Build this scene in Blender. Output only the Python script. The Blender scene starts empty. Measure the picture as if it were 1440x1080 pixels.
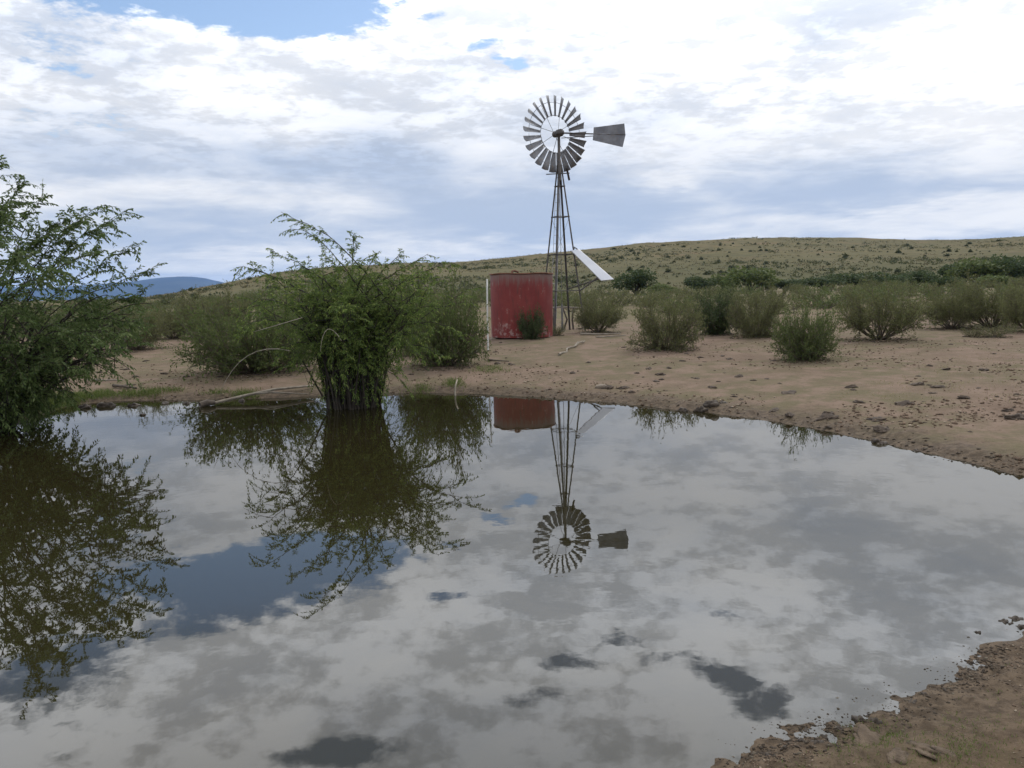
import bpy, bmesh, math, random
import numpy as np
from mathutils import Vector

C = bpy.context.scene
R = math.radians
rng = np.random.default_rng(7)
random.seed(7)

# ------------------------------------------------------------------ camera
F_PX, PITCH, ROLL, EYE = 1130.0, R(6.75), R(1.4), 1.85
cam_d = bpy.data.cameras.new('camera')
cam = bpy.data.objects.new('camera', cam_d)
C.collection.objects.link(cam)
cam_d.sensor_fit = 'HORIZONTAL'
cam_d.sensor_width = 36.0
cam_d.lens = 36.0 * F_PX / 1440.0
cam_d.clip_start = 0.05
cam_d.clip_end = 40000.0
cam.rotation_mode = 'XYZ'
from mathutils import Matrix
cam.matrix_world = (Matrix.Translation((0, 0, EYE)) @ Matrix.Rotation(R(90) - PITCH, 4, 'X')
                    @ Matrix.Rotation(-ROLL, 4, 'Z'))
C.camera = cam
C.render.resolution_x, C.render.resolution_y = 1024, 768
C.view_settings.view_transform = 'Standard'
C.view_settings.look = 'None'
C.view_settings.gamma = 1.0
C.view_settings.exposure = 0.0
C.cycles.use_denoising = True
C.cycles.max_bounces = 8
C.cycles.volume_bounces = 1
C.cycles.transparent_max_bounces = 8


def ray(px, py):
    """World direction through a pixel of the 1440 x 1080 photograph."""
    x, y = px - 720.0, 540.0 - py
    c, s = math.cos(ROLL), math.sin(ROLL)
    xr, yr = c * x + s * y, -s * x + c * y
    return np.array([xr, F_PX * math.cos(PITCH) + yr * math.sin(PITCH),
                     -F_PX * math.sin(PITCH) + yr * math.cos(PITCH)])


def at_dist(px, py, d):
    v = ray(px, py)
    t = d / math.hypot(v[0], v[1])
    return np.array([v[0] * t, v[1] * t, EYE + v[2] * t])


def on_level(px, py, z=0.0):
    v = ray(px, py)
    t = (z - EYE) / v[2]
    return v[0] * t, v[1] * t


# ------------------------------------------------------------------ node helpers
class NT:
    def __init__(s, tree):
        s.t = tree
        s.n, s.l = tree.nodes, tree.links

    def node(s, kind, **kw):
        n = s.n.new(kind)
        for k, v in kw.items():
            setattr(n, k, v)
        return n

    def put(s, sock, v):
        if v is None:
            return
        if hasattr(v, 'is_output') or isinstance(v, bpy.types.NodeSocket):
            s.l.new(v, sock)
        else:
            if isinstance(v, tuple) and len(v) == 3 and sock.type == 'RGBA':
                v = v + (1.0,)
            sock.default_value = v

    def math(s, op, a, b=None, c=None, clamp=False):
        n = s.node('ShaderNodeMath', operation=op, use_clamp=clamp)
        for i, v in enumerate((a, b, c)):
            if v is not None:
                s.put(n.inputs[i], v)
        return n.outputs[0]

    def vmath(s, op, a, b=None, scale=None):
        n = s.node('ShaderNodeVectorMath', operation=op)
        s.put(n.inputs[0], a)
        if b is not None:
            s.put(n.inputs[1], b)
        if scale is not None:
            s.put(n.inputs['Scale'], scale)
        return n.outputs['Value'] if op in ('LENGTH', 'DOT_PRODUCT') else n.outputs['Vector']

    def mix(s, f, a, b, blend='MIX'):
        n = s.node('ShaderNodeMix', data_type='RGBA', blend_type=blend)
        s.put(n.inputs['Factor'], f)
        s.put(n.inputs[6], a)
        s.put(n.inputs[7], b)
        return n.outputs[2]

    def fmix(s, f, a, b):
        n = s.node('ShaderNodeMix', data_type='FLOAT')
        s.put(n.inputs[0], f)
        s.put(n.inputs[2], a)
        s.put(n.inputs[3], b)
        return n.outputs[0]

    def noise(s, vec, scale, detail=4, rough=0.55, dist=0.0, color=False):
        n = s.node('ShaderNodeTexNoise')
        s.put(n.inputs['Vector'], vec)
        n.inputs['Scale'].default_value = scale
        n.inputs['Detail'].default_value = detail
        n.inputs['Roughness'].default_value = rough
        n.inputs['Distortion'].default_value = dist
        return n.outputs['Color' if color else 'Fac']

    def ss(s, v, a, b, lo=0.0, hi=1.0):
        n = s.node('ShaderNodeMapRange', interpolation_type='SMOOTHSTEP')
        s.put(n.inputs[0], v)
        n.inputs[1].default_value, n.inputs[2].default_value = a, b
        n.inputs[3].default_value, n.inputs[4].default_value = lo, hi
        return n.outputs[0]

    def pos(s):
        return s.node('ShaderNodeNewGeometry').outputs['Position']

    def objc(s):
        return s.node('ShaderNodeTexCoord').outputs['Object']

    def attr(s, name):
        return s.node('ShaderNodeAttribute', attribute_name=name).outputs['Fac']

    def bump(s, h, strength=0.5, dist=0.02, normal=None):
        n = s.node('ShaderNodeBump')
        n.inputs['Strength'].default_value = strength
        n.inputs['Distance'].default_value = dist
        s.put(n.inputs['Height'], h)
        if normal is not None:
            s.put(n.inputs['Normal'], normal)
        return n.outputs[0]

    def principled(s, col, rough=0.8, metal=0.0, normal=None, spec=None):
        n = s.node('ShaderNodeBsdfPrincipled')
        s.put(n.inputs['Base Color'], col)
        s.put(n.inputs['Roughness'], rough)
        s.put(n.inputs['Metallic'], metal)
        if spec is not None:
            n.inputs['Specular IOR Level'].default_value = spec
        if normal is not None:
            s.put(n.inputs['Normal'], normal)
        return n.outputs[0]


def material(name):
    m = bpy.data.materials.new(name)
    m.use_nodes = True
    t = NT(m.node_tree)
    t.n.clear()
    out = t.node('ShaderNodeOutputMaterial')
    return m, t, out


# ------------------------------------------------------------------ sky: Nishita with a broken cloud deck
SUN_EL, SUN_AZ = R(50), R(28)        # azimuth clockwise from straight ahead (+Y)
SKY_STRENGTH = 0.14
world = bpy.data.worlds.new('World')
C.world = world
world.use_nodes = True
w = NT(world.node_tree)
w.n.clear()
wout = w.node('ShaderNodeOutputWorld')
bg = w.node('ShaderNodeBackground')
bg.inputs['Strength'].default_value = SKY_STRENGTH
sky = w.node('ShaderNodeTexSky', sky_type='NISHITA', sun_disc=False)
sky.sun_elevation, sky.sun_rotation = SUN_EL, SUN_AZ
sky.air_density, sky.dust_density, sky.ozone_density = 1.0, 0.6, 1.5
gen = w.node('ShaderNodeTexCoord').outputs['Generated']
sep = w.node('ShaderNodeSeparateXYZ')
w.l.new(gen, sep.inputs[0])
dx, dy, dz = sep.outputs
hyp = w.math('SQRT', w.math('ADD', w.math('MULTIPLY', dx, dx), w.math('MULTIPLY', dy, dy)))
hyp = w.math('MAXIMUM', hyp, 0.001)
el = w.math('DIVIDE', dz, hyp)                       # tangent of the elevation
az = w.math('ARCTAN2', dx, dy)                       # 0 straight ahead, + right
zz = w.math('ADD', w.math('MAXIMUM', dz, 0.0), 0.12)
cmb = w.node('ShaderNodeCombineXYZ')
w.put(cmb.inputs[0], w.math('DIVIDE', dx, zz))
w.put(cmb.inputs[1], w.math('DIVIDE', dy, zz))
plane = cmb.outputs[0]                               # coordinates on the cloud deck
cae = w.node('ShaderNodeCombineXYZ')
w.put(cae.inputs[0], az)
w.put(cae.inputs[1], el)
warp_n = w.vmath('SUBTRACT', w.noise(plane, 1.6, 5, 0.6, color=True), (0.5, 0.5, 0.5))
ae = w.vmath('ADD', cae.outputs[0], w.vmath('MULTIPLY', warp_n, (0.16, 0.07, 0.0)))


def blob(px, py, rx, ry, amt=1.0, refl=False):
    """Soft patch of sky in the direction of a photo pixel (refl: the pixel of its mirror image)."""
    v = ray(px, py)
    z = -v[2] if refl else v[2]
    a0, e0 = math.atan2(v[0], v[1]), z / math.hypot(v[0], v[1])
    d = w.vmath('MULTIPLY', w.vmath('SUBTRACT', ae, (a0, e0, 0.0)), (F_PX / rx, F_PX / ry, 0.0))
    return w.math('MULTIPLY', w.ss(w.vmath('LENGTH', d), 0.15, 1.0, 1.0, 0.0), amt)


def total(items):
    a = items[0]
    for b in items[1:]:
        a = w.math('ADD', a, b)
    return a


n_big = w.noise(plane, 0.55, 6, 0.55, 0.3)
n_mid = w.noise(plane, 1.5, 7, 0.6, 0.5)
n_fine = w.noise(plane, 4.2, 6, 0.62, 0.1)
n_vf = w.noise(plane, 13.0, 5, 0.62, 0.2)
# where the deck is thin and shaded blue-grey rather than lit white
grey = total([
    w.math('MULTIPLY', w.math('SUBTRACT', n_big, 0.5), 2.6),
    w.math('MULTIPLY', w.math('SUBTRACT', n_mid, 0.5), 2.3),
    w.math('MULTIPLY', w.math('SUBTRACT', n_fine, 0.5), 0.5),
    w.ss(el, 0.30, 0.05, 0.0, 0.50),
    blob(150, 215, 330, 75, 0.55), blob(480, 235, 260, 60, 0.5), blob(690, 295, 330, 90, 0.75),
    blob(1010, 285, 260, 60, 0.6), blob(1180, 250, 230, 60, 0.45), blob(230, 320, 260, 45, 0.45),
    blob(900, 160, 180, 60, 0.2), blob(1150, 60, 120, 60, 0.25), blob(60, 60, 200, 60, 0.1),
    blob(80, 285, 300, 45, -0.65), blob(420, 275, 230, 40, -0.5), blob(920, 255, 70, 20, -0.6),
    blob(1340, 308, 260, 34, -0.9), blob(640, 350, 220, 26, -0.55), blob(1040, 305, 120, 28, -0.4),
    blob(700, 110, 620, 110, -0.15), blob(1200, 140, 380, 120, -0.22), blob(1400, 200, 160, 60, -0.4),
    blob(350, 360, 150, 18, -0.4),
])
greyf = w.ss(grey, -0.60, 1.35)
white_c = (0.95, 0.96, 0.985)
grey_c = (0.49, 0.58, 0.74)
cl = w.mix(greyf, white_c, grey_c)
# higher up the lit deck is brighter, towards the veiled sun most of all, with soft grey undersides
sunv = (math.sin(SUN_AZ) * math.cos(SUN_EL), math.cos(SUN_AZ) * math.cos(SUN_EL), math.sin(SUN_EL))
cosang = w.vmath('DOT_PRODUCT', gen, sunv)
glow = w.math('ADD', w.ss(cosang, 0.66, 1.0, 0.0, 0.30), w.math('SUBTRACT', w.math('ADD', w.ss(el, 0.27, 0.44, 0.0, 0.95), w.ss(el, 0.12, 0.32, 0.0, 0.22)), w.ss(el, 0.46, 0.66, 0.0, 0.55)))
glow = w.math('SUBTRACT', glow, w.ss(el, 0.70, 1.2, 0.0, 0.35))
puff = w.ss(w.math('ADD', n_mid, w.math('ADD', w.math('MULTIPLY', w.math('SUBTRACT', n_fine, 0.5), 1.0),
                                        w.math('MULTIPLY', w.math('SUBTRACT', n_vf, 0.5), 0.8))), 0.40, 0.64, 1.12, 0.72)
under = w.fmix(w.math('ADD', w.ss(el, 0.08, 0.24, 0.0, 0.55), w.ss(el, 0.26, 0.40, 0.0, 0.45)), 1.0, puff)
lum = w.math('MULTIPLY', w.math('ADD', glow, 1.0), under)
sc = w.node('ShaderNodeVectorMath', operation='SCALE')
w.put(sc.inputs[0], cl)
w.put(sc.inputs['Scale'], w.math('DIVIDE', lum, SKY_STRENGTH))
# holes that show the blue
hole_seed = w.math('ADD', w.math('MULTIPLY', w.math('SUBTRACT', n_fine, 0.5), 1.7),
                   w.math('ADD', w.math('MULTIPLY', w.math('SUBTRACT', n_vf, 0.5), 2.0), w.math('MULTIPLY', w.math('SUBTRACT', n_mid, 0.5), 1.0)))
holes = total([
    blob(350, 8, 330, 55, 1.25), blob(718, 99, 42, 12, 0.9), blob(950, 22, 26, 10, 0.6), blob(60, 95, 80, 12, 0.45),
    blob(370, 830, 250, 75, 1.2, True), blob(90, 940, 160, 80, 0.95, True), blob(160, 760, 160, 40, 0.4, True), blob(40, 1050, 260, 60, 0.55, True),
    blob(620, 850, 60, 22, 0.9, True), blob(1060, 985, 95, 65, 1.0, True), blob(820, 930, 70, 35, 0.6, True),
    blob(450, 1060, 170, 45, 0.92, True), blob(740, 975, 120, 30, 0.6, True), blob(700, 720, 70, 16, 0.8, True),
    blob(1000, 870, 60, 16, 0.75, True), blob(960, 935, 90, 35, 0.8, True), blob(1010, 962, 60, 30, 0.7, True), blob(880, 905, 60, 22, 0.7, True), blob(780, 930, 60, 20, 0.6, True), blob(150, 660, 150, 40, 0.3, True),
])
hf = w.ss(w.math('ADD', holes, w.math('MULTIPLY', hole_seed, w.ss(holes, 0.0, 0.25))), 0.34, 0.95)
hz = tuple(v_ / SKY_STRENGTH for v_ in (0.33, 0.37, 0.43))
blue = w.mix(w.ss(el, 0.36, 0.46, 0.0, 0.62), sky.outputs[0], hz)      # veiled by thin cloud higher up
w.put(bg.inputs['Color'], w.mix(hf, sc.outputs[0], blue))
w.l.new(bg.outputs[0], wout.inputs[0])

sun_d = bpy.data.lights.new('sun', 'SUN')
sun_d.energy = 1.5
sun_d.angle = R(11)
sun_d.color = (1.0, 0.95, 0.87)
sun = bpy.data.objects.new('sun', sun_d)
C.collection.objects.link(sun)
sun.location = (20, 30, 60)
sun.rotation_euler = Vector((-sunv[0], -sunv[1], -sunv[2])).to_track_quat('-Z', 'Y').to_euler()


# ------------------------------------------------------------------ mesh helpers
def tag(o, label=None, cat=None, group=None, kind=None):
    if label: o['label'] = label
    if cat: o['category'] = cat
    if group: o['group'] = group
    if kind: o['kind'] = kind
    return o


def link(name, me, parent=None):
    o = bpy.data.objects.new(name, me)
    C.collection.objects.link(o)
    if parent is not None:
        o.parent = parent
    return o


def empty(name, loc, rz=0.0):
    o = bpy.data.objects.new(name, None)
    o.empty_display_size = 0.2
    C.collection.objects.link(o)
    o.location = loc
    o.rotation_euler = (0, 0, rz)
    return o


def np_mesh(name, V, Fq, mats, smooth=False, mat_idx=None):
    """Mesh from numpy arrays; Fq is an (n,4) or (n,3) index array."""
    V = np.asarray(V, dtype=np.float32).reshape(-1, 3)
    Fq = np.asarray(Fq, dtype=np.int32)
    k = Fq.shape[1]
    me = bpy.data.meshes.new(name)
    me.vertices.add(len(V))
    me.vertices.foreach_set('co', V.ravel())
    me.loops.add(Fq.size)
    me.loops.foreach_set('vertex_index', Fq.ravel())
    me.polygons.add(len(Fq))
    me.polygons.foreach_set('loop_start', np.arange(0, Fq.size, k, dtype=np.int32))
    me.polygons.foreach_set('loop_total', np.full(len(Fq), k, dtype=np.int32))
    if smooth:
        me.polygons.foreach_set('use_smooth', np.ones(len(Fq), dtype=bool))
    for m in mats:
        me.materials.append(m)
    if mat_idx is not None:
        me.polygons.foreach_set('material_index', np.asarray(mat_idx, dtype=np.int32))
    me.update(calc_edges=True)
    me.validate()
    return me


def tube_arrays(lines, sides=5):
    """Tapering closed tubes along polylines: list of (points (n,3), radii (n,))."""
    Vs, Fs, off = [], [], 0
    ang = np.linspace(0, 2 * np.pi, sides, endpoint=False)
    ca, sa = np.cos(ang), np.sin(ang)
    idx = np.arange(sides)
    nxt = (idx + 1) % sides
    for P, rad in lines:
        P = np.asarray(P, float)
        rad = np.asarray(rad, float)
        n = len(P)
        T = np.gradient(P, axis=0)
        T /= np.linalg.norm(T, axis=1, keepdims=True) + 1e-9
        ref = np.array([0, 0, 1.0]) if abs(T[:, 2]).mean() < 0.8 else np.array([1.0, 0, 0])
        U = np.cross(T, ref)
        U /= np.linalg.norm(U, axis=1, keepdims=True) + 1e-9
        W = np.cross(T, U)
        ring = P[:, None, :] + rad[:, None, None] * (ca[None, :, None] * U[:, None, :] + sa[None, :, None] * W[:, None, :])
        Vs.append(ring.reshape(-1, 3))
        for i in range(n - 1):
            a = off + i * sides
            Fs.append(np.stack([a + idx, a + nxt, a + sides + nxt, a + sides + idx], 1))
        for base in (off, off + (n - 1) * sides):           # end caps as quads / fans
            for j in range(1, sides - 2, 2):
                Fs.append(np.array([[base, base + j, base + j + 1, base + min(j + 2, sides - 1)]]))
            if sides % 2 == 1:
                Fs.append(np.array([[base, base + sides - 2, base + sides - 1, base + sides - 1]]))
        off += n * sides
    F = np.concatenate(Fs)
    F = F[[len(set(r)) == 4 for r in F.tolist()]] if sides % 2 else F
    return np.concatenate(Vs), F


def tubes(name, lines, mat, parent=None, sides=6, smooth=True):
    V, F = tube_arrays(lines, sides)
    return link(name, np_mesh(name, V, F, [mat], smooth), parent)


def bar(a, b, r0, r1=None):
    return (np.array([a, b], float), np.array([r0, r0 if r1 is None else r1], float))


def leaf_arrays(P, D, ln, wd, N=None):
    """Diamond leaf-sized faces: base P, direction D."""
    n = len(P)
    D = D / (np.linalg.norm(D, axis=1, keepdims=True) + 1e-9)
    if N is None:
        N = rng.normal(size=(n, 3))
    S = np.cross(D, N)
    S /= np.linalg.norm(S, axis=1, keepdims=True) + 1e-9
    ln = np.broadcast_to(np.asarray(ln, float), (n,))[:, None]
    wd = np.broadcast_to(np.asarray(wd, float), (n,))[:, None]
    mid = P + D * ln * 0.5
    V = np.stack([P, mid + S * wd * 0.5, P + D * ln, mid - S * wd * 0.5], 1)
    F = np.arange(4 * n).reshape(n, 4)
    return V.reshape(-1, 3), F


def bmesh_obj(name, bm, mat, parent=None, smooth=False):
    me = bpy.data.meshes.new(name)
    bmesh.ops.recalc_face_normals(bm, faces=bm.faces)
    bm.to_mesh(me)
    bm.free()
    if smooth:
        for p in me.polygons:
            p.use_smooth = True
    me.materials.append(mat)
    return link(name, me, parent)


def copy_thing(src, loc, rz, scale, label=None, group=None):
    """A copy of a thing and of its parts and sub-parts (mesh data shared)."""
    r = src.copy()
    C.collection.objects.link(r)
    r.location, r.rotation_euler = loc, (0, 0, rz)
    r.scale = scale if hasattr(scale, '__len__') else (scale,) * 3
    if label: r['label'] = label
    if group: r['group'] = group
    for ch in list(src.children):
        c = ch.copy()
        C.collection.objects.link(c)
        c.parent = r
        for g in list(ch.children):
            d = g.copy()
            C.collection.objects.link(d)
            d.parent = c
    return r


# ------------------------------------------------------------------ terrain
def hash2(ix, iy, seed):
    h = np.sin(ix * 127.1 + iy * 311.7 + seed * 74.7) * 43758.5453
    return h - np.floor(h)


def vnoise(x, y, seed=0):
    ix, iy = np.floor(x), np.floor(y)
    fx, fy = x - ix, y - iy
    fx, fy = fx * fx * (3 - 2 * fx), fy * fy * (3 - 2 * fy)
    a, b = hash2(ix, iy, seed), hash2(ix + 1, iy, seed)
    c, d = hash2(ix, iy + 1, seed), hash2(ix + 1, iy + 1, seed)
    return (a + (b - a) * fx) * (1 - fy) + (c + (d - c) * fx) * fy - 0.5


def fbm(x, y, scale, oct=4, seed=0):
    v, a, t = 0.0, 1.0, 0.0
    for i in range(oct):
        k = 2.03 ** i / scale
        v = v + a * vnoise(x * k + 17.3 * i, y * k - 9.1 * i, seed + i)
        t += a
        a *= 0.5
    return v / t


shore_px = [(0, 602), (60, 585), (95, 572), (150, 565), (220, 563), (290, 562), (350, 561), (440, 557), (500, 556), (560, 553),
            (640, 553), (700, 555), (760, 559), (860, 566), (960, 577), (1060, 588), (1130, 600), (1200, 613), (1260, 627),
            (1330, 643), (1400, 660), (1440, 670)]
near_px = [(1440, 892), (1385, 928), (1330, 960), (1230, 1000), (1130, 1030), (1070, 1058), (1020, 1082)]
ring = [on_level(*p) for p in shore_px] + [(5.05, 6.4), (4.9, 5.5), (4.1, 4.8)] + [on_level(*p) for p in near_px] \
    + [(0.2, 2.5), (-0.7, 2.0), (-2.0, 1.7), (-4.0, 1.8), (-6.5, 2.6), (-9.0, 4.5), (-10.2, 7.2), (-9.6, 10.0), (-8.4, 11.3)]
ring = np.array(ring)
pts = []
for i in range(len(ring)):                                     # Catmull-Rom
    p0, p1, p2, p3 = ring[i - 1], ring[i], ring[(i + 1) % len(ring)], ring[(i + 2) % len(ring)]
    for t in (0.0, 0.34, 0.67):
        pts.append(0.5 * ((2 * p1) + (-p0 + p2) * t + (2 * p0 - 5 * p1 + 4 * p2 - p3) * t * t + (-p0 + 3 * p1 - 3 * p2 + p3) * t ** 3))
POND = np.array(pts)


def shore_dist(x, y):
    """Signed distance to the waterline: + on land, - over the pond."""
    x, y = np.atleast_1d(x).astype(float), np.atleast_1d(y).astype(float)
    best = np.hypot(x, y - 8.0) - 4.0
    m = (np.abs(x) < 60) & (np.abs(y) < 70)
    xs, ys = x[m], y[m]
    if not len(xs):
        return best
    d2 = np.full(xs.shape, 1e9)
    inside = np.zeros(xs.shape, bool)
    if len(xs) < 3000:                                         # few points: all segments at once
        ax, ay = POND[:, 0, None], POND[:, 1, None]
        nx_ = np.roll(POND, -1, axis=0)
        bx, by = nx_[:, 0, None], nx_[:, 1, None]
        ex, ey = bx - ax, by - ay
        t = np.minimum(np.maximum(((xs - ax) * ex + (ys - ay) * ey) / (ex * ex + ey * ey), 0), 1)
        d2 = ((xs - ax - t * ex) ** 2 + (ys - ay - t * ey) ** 2).min(axis=0)
        c = ((ay > ys) != (by > ys)) & (xs < ex * (ys - ay) / (ey + 1e-12) + ax)
        inside = (c.sum(axis=0) % 2).astype(bool)
    else:
        for i in range(len(POND)):
            ax, ay = POND[i]
            bx, by = POND[(i + 1) % len(POND)]
            ex, ey = bx - ax, by - ay
            t = np.clip(((xs - ax) * ex + (ys - ay) * ey) / (ex * ex + ey * ey), 0, 1)
            d2 = np.minimum(d2, (xs - ax - t * ex) ** 2 + (ys - ay - t * ey) ** 2)
            c = ((ay > ys) != (by > ys)) & (xs < (bx - ax) * (ys - ay) / (by - ay + 1e-12) + ax)
            inside ^= c
    best[m] = np.where(inside, -1, 1) * np.sqrt(d2)
    return best


crest_px = [(-260, 470), (60, 452), (130, 436), (190, 423), (250, 412), (330, 395), (400, 381), (480, 373), (560, 370), (640, 369),
            (700, 364), (760, 357), (830, 350), (900, 342), (960, 338), (1040, 335), (1100, 333), (1200, 334), (1300, 337),
            (1350, 337), (1440, 332), (1600, 322), (1900, 330)]
cu, ct = [], []
for p in crest_px:
    v = ray(*p)
    cu.append(math.atan2(v[0], v[1]))
    ct.append(max(v[2] / math.hypot(v[0], v[1]), -0.002))
cu += [1.6, 2.2]
ct += [0.03, 0.0]


def hill_h(x, y):
    a = np.arctan2(x, y)
    d = np.hypot(x, y)
    Dc = np.interp(a, [-0.7, -0.35, 0.0, 0.5], [230, 270, 350, 430])
    t = np.interp(a, cu, ct, left=-0.002)
    Zc = np.maximum(t * Dc + EYE - 0.8, 0)
    Db = np.interp(a, [-0.6, -0.2, 0.2], [60, 80, 140])
    s = np.clip((d - Db) / (Dc - Db), 0, 1) ** 1.25
    back = np.clip((d - Dc) / 600.0, 0, 1)
    return Zc * s * (1 - back * back * (3 - 2 * back)), s


def terrain(x, y, full=False):
    x, y = np.atleast_1d(x).astype(float), np.atleast_1d(y).astype(float)
    d = np.hypot(x, y)
    s = shore_dist(x, y)
    so = np.maximum(s, 0)
    nearby = np.exp(-(d / 5.0) ** 2)
    z = (0.045 - 0.033 * nearby) * np.clip(so / 0.25, 0, 1) + 0.10 * (1 - np.exp(-so / 1.1)) + 0.026 * np.minimum(so, 10) + 0.006 * np.clip(so - 10, 0, 50)
    z = z - np.clip(-s, 0, 1.6) * (0.24 - 0.16 * nearby)
    near = np.exp(-(d / 55.0) ** 2)
    land = np.clip(s / 1.5, 0, 1)
    z = z + near * (0.10 * fbm(x, y, 3.2, 3, 3) * land + 0.05 * fbm(x, y, 0.55, 3, 11) * np.clip(s / 0.5 + 0.35, 0, 1))
    trod = np.clip(1 - np.abs(s - 0.15) / 0.7, 0, 1)
    z = z + near * trod * 0.05 * fbm(x, y, 0.16, 2, 21)
    z = z + nearby * np.clip(1 - np.abs(s - 0.1) / 0.4, 0, 1) * 0.055 * fbm(x, y, 0.06, 2, 24)
    h, hs = hill_h(x, y)
    z = z + h + hs * (0.9 * fbm(x, y, 28, 3, 31) + 0.35 * fbm(x, y, 6, 2, 41)) + (d > 60) * 0.25 * fbm(x, y, 20, 2, 51)
    return (z, s, hs) if full else z


def ground(px, py):
    """Point where the sight line of a pixel meets the terrain."""
    v = ray(px, py)
    v = v / math.hypot(v[0], v[1])
    ds = np.geomspace(2.0, 600.0, 90)
    for _ in range(3):
        gap_ = EYE + v[2] * ds - terrain(v[0] * ds, v[1] * ds)
        k = max(int(np.argmax(gap_ < 0)), 1) if (gap_ < 0).any() else len(ds) - 1
        ds = np.linspace(ds[k - 1], ds[k], 14)
    d = ds[7]
    return np.array([v[0] * d, v[1] * d, float(terrain(v[0] * d, v[1] * d)[0])])


def sit(x, y, sink=0.0):
    return (float(x), float(y), float(terrain(x, y)[0]) - sink)


# ground sheet, one polar grid round the viewer out to the plain's far edge
az_f = np.radians(np.arange(-42, 42.01, 0.105))
az_b = np.radians(np.arange(43.5, 317, 2.0))
AZ = np.concatenate([az_f, az_b])
RD = np.concatenate([[0.25, 0.6, 1.0], np.geomspace(1.4, 34, 500), np.geomspace(34.6, 520, 170), np.geomspace(560, 11000, 24)])
A_, D_ = np.meshgrid(AZ, RD)
GX, GY = D_ * np.sin(A_), D_ * np.cos(A_)
gz, gs, gh = terrain(GX.ravel(), GY.ravel(), True)
na, nr = len(AZ), len(RD)
i0 = np.arange(nr - 1)[:, None] * na
j0 = np.arange(na)[None, :]
j1 = (j0 + 1) % na
GF = np.stack([i0 + j0, i0 + j1, i0 + na + j1, i0 + na + j0], -1).reshape(-1, 4)
GV = np.stack([GX.ravel(), GY.ravel(), gz], 1)
GV = np.vstack([GV, [[0, 0, float(terrain(0, 0)[0])]]])

m_ground, t, out = material('sandy ground')
P = t.pos()
shore, hillf = t.attr('shore'), t.attr('hill')
nA, nB, nC = t.noise(P, 0.35, 5, 0.6), t.noise(P, 2.2, 6, 0.65), t.noise(P, 14.0, 5, 0.7)
sand = t.mix(t.ss(nB, 0.3, 0.7), (0.185, 0.134, 0.101), (0.135, 0.096, 0.071))
sand = t.mix(t.ss(nC, 0.52, 0.72, 0, 0.55), sand, (0.21, 0.162, 0.117))
sand = t.mix(t.ss(nC, 0.46, 0.34, 0, 0.6), sand, (0.095, 0.068, 0.048))
grn = t.math('MULTIPLY', t.ss(nA, 0.36, 0.56), t.ss(nB, 0.36, 0.58))
sand = t.mix(t.math('MULTIPLY', grn, 0.62), sand, (0.104, 0.098, 0.052))
vor = t.node('ShaderNodeTexVoronoi')
vor.inputs['Scale'].default_value = 5.5
t.put(vor.inputs['Vector'], t.vmath('ADD', P, t.vmath('SCALE', t.noise(P, 3.0, 3, color=True), scale=0.4)))
patchy = t.noise(P, 0.75, 5, 0.65, 0.6)
sand = t.mix(t.ss(patchy, 0.50, 0.66, 0, 0.40), sand, (0.105, 0.078, 0.054))
litter = t.math('MULTIPLY', t.ss(vor.outputs['Distance'], 0.16, 0.06), t.ss(nA, 0.40, 0.60))
sand = t.mix(t.math('MULTIPLY', litter, 0.7), sand, (0.085, 0.058, 0.040))
vor2 = t.node('ShaderNodeTexVoronoi')
vor2.inputs['Scale'].default_value = 26.0
t.put(vor2.inputs['Vector'], P)
sand = t.mix(t.ss(vor2.outputs['Distance'], 0.22, 0.08, 0, 0.5), sand, (0.21, 0.17, 0.13))
# darker damp soil of the near bank
sepn = t.node('ShaderNodeSeparateXYZ')
t.l.new(P, sepn.inputs[0])
damp = t.math('MULTIPLY', t.ss(sepn.outputs[1], 8.0, 5.0), t.ss(shore, 2.5, 0.3))
sand = t.mix(t.math('MULTIPLY', damp, 0.75), sand, t.mix(t.ss(t.noise(P, 5.0, 6, 0.7), 0.38, 0.62), (0.055, 0.038, 0.023), (0.120, 0.084, 0.052)))
speck = t.ss(t.noise(P, 85.0, 3, 0.7), 0.64, 0.74)
sand = t.mix(t.math('MULTIPLY', damp, t.math('MULTIPLY', speck, 0.8)), sand, (0.28, 0.23, 0.165))
# wet mud along the waterline
wet = t.ss(t.math('ADD', shore, t.math('MULTIPLY', t.math('SUBTRACT', nB, 0.5), 0.9)), 0.75, 0.10)
mud = t.mix(t.ss(nC, 0.4, 0.62), (0.050, 0.036, 0.024), (0.105, 0.077, 0.052))
sand = t.mix(t.math('MULTIPLY', wet, 0.9), sand, mud)
# grassy hillside
hn1, hn2, hn3 = t.noise(P, 0.022, 5, 0.6), t.noise(P, 0.20, 6, 0.75), t.noise(P, 0.07, 6, 0.68)
hcol = t.mix(t.ss(hn2, 0.38, 0.62), (0.078, 0.068, 0.032), (0.128, 0.107, 0.052))
hcol = t.mix(t.ss(hn3, 0.52, 0.68, 0, 0.8), hcol, (0.150, 0.102, 0.060))
hcol = t.mix(t.ss(hn1, 0.40, 0.62, 0, 0.55), hcol, (0.092, 0.086, 0.044))
hcol = t.mix(t.ss(t.math('ADD', hillf, t.math('MULTIPLY', t.math('SUBTRACT', hn1, 0.5), 1.2)), 0.55, 0.15, 0, 0.7), hcol, (0.066, 0.066, 0.030))
hcol = t.mix(t.ss(hn2, 0.64, 0.72, 0, 0.7), hcol, (0.055, 0.062, 0.028))
sepp = t.node('ShaderNodeSeparateXYZ')
t.l.new(P, sepp.inputs[0])
belt = t.math('MULTIPLY', t.ss(sepp.outputs[1], 26.0, 40.0), t.ss(nA, 0.30, 0.52))
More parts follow.
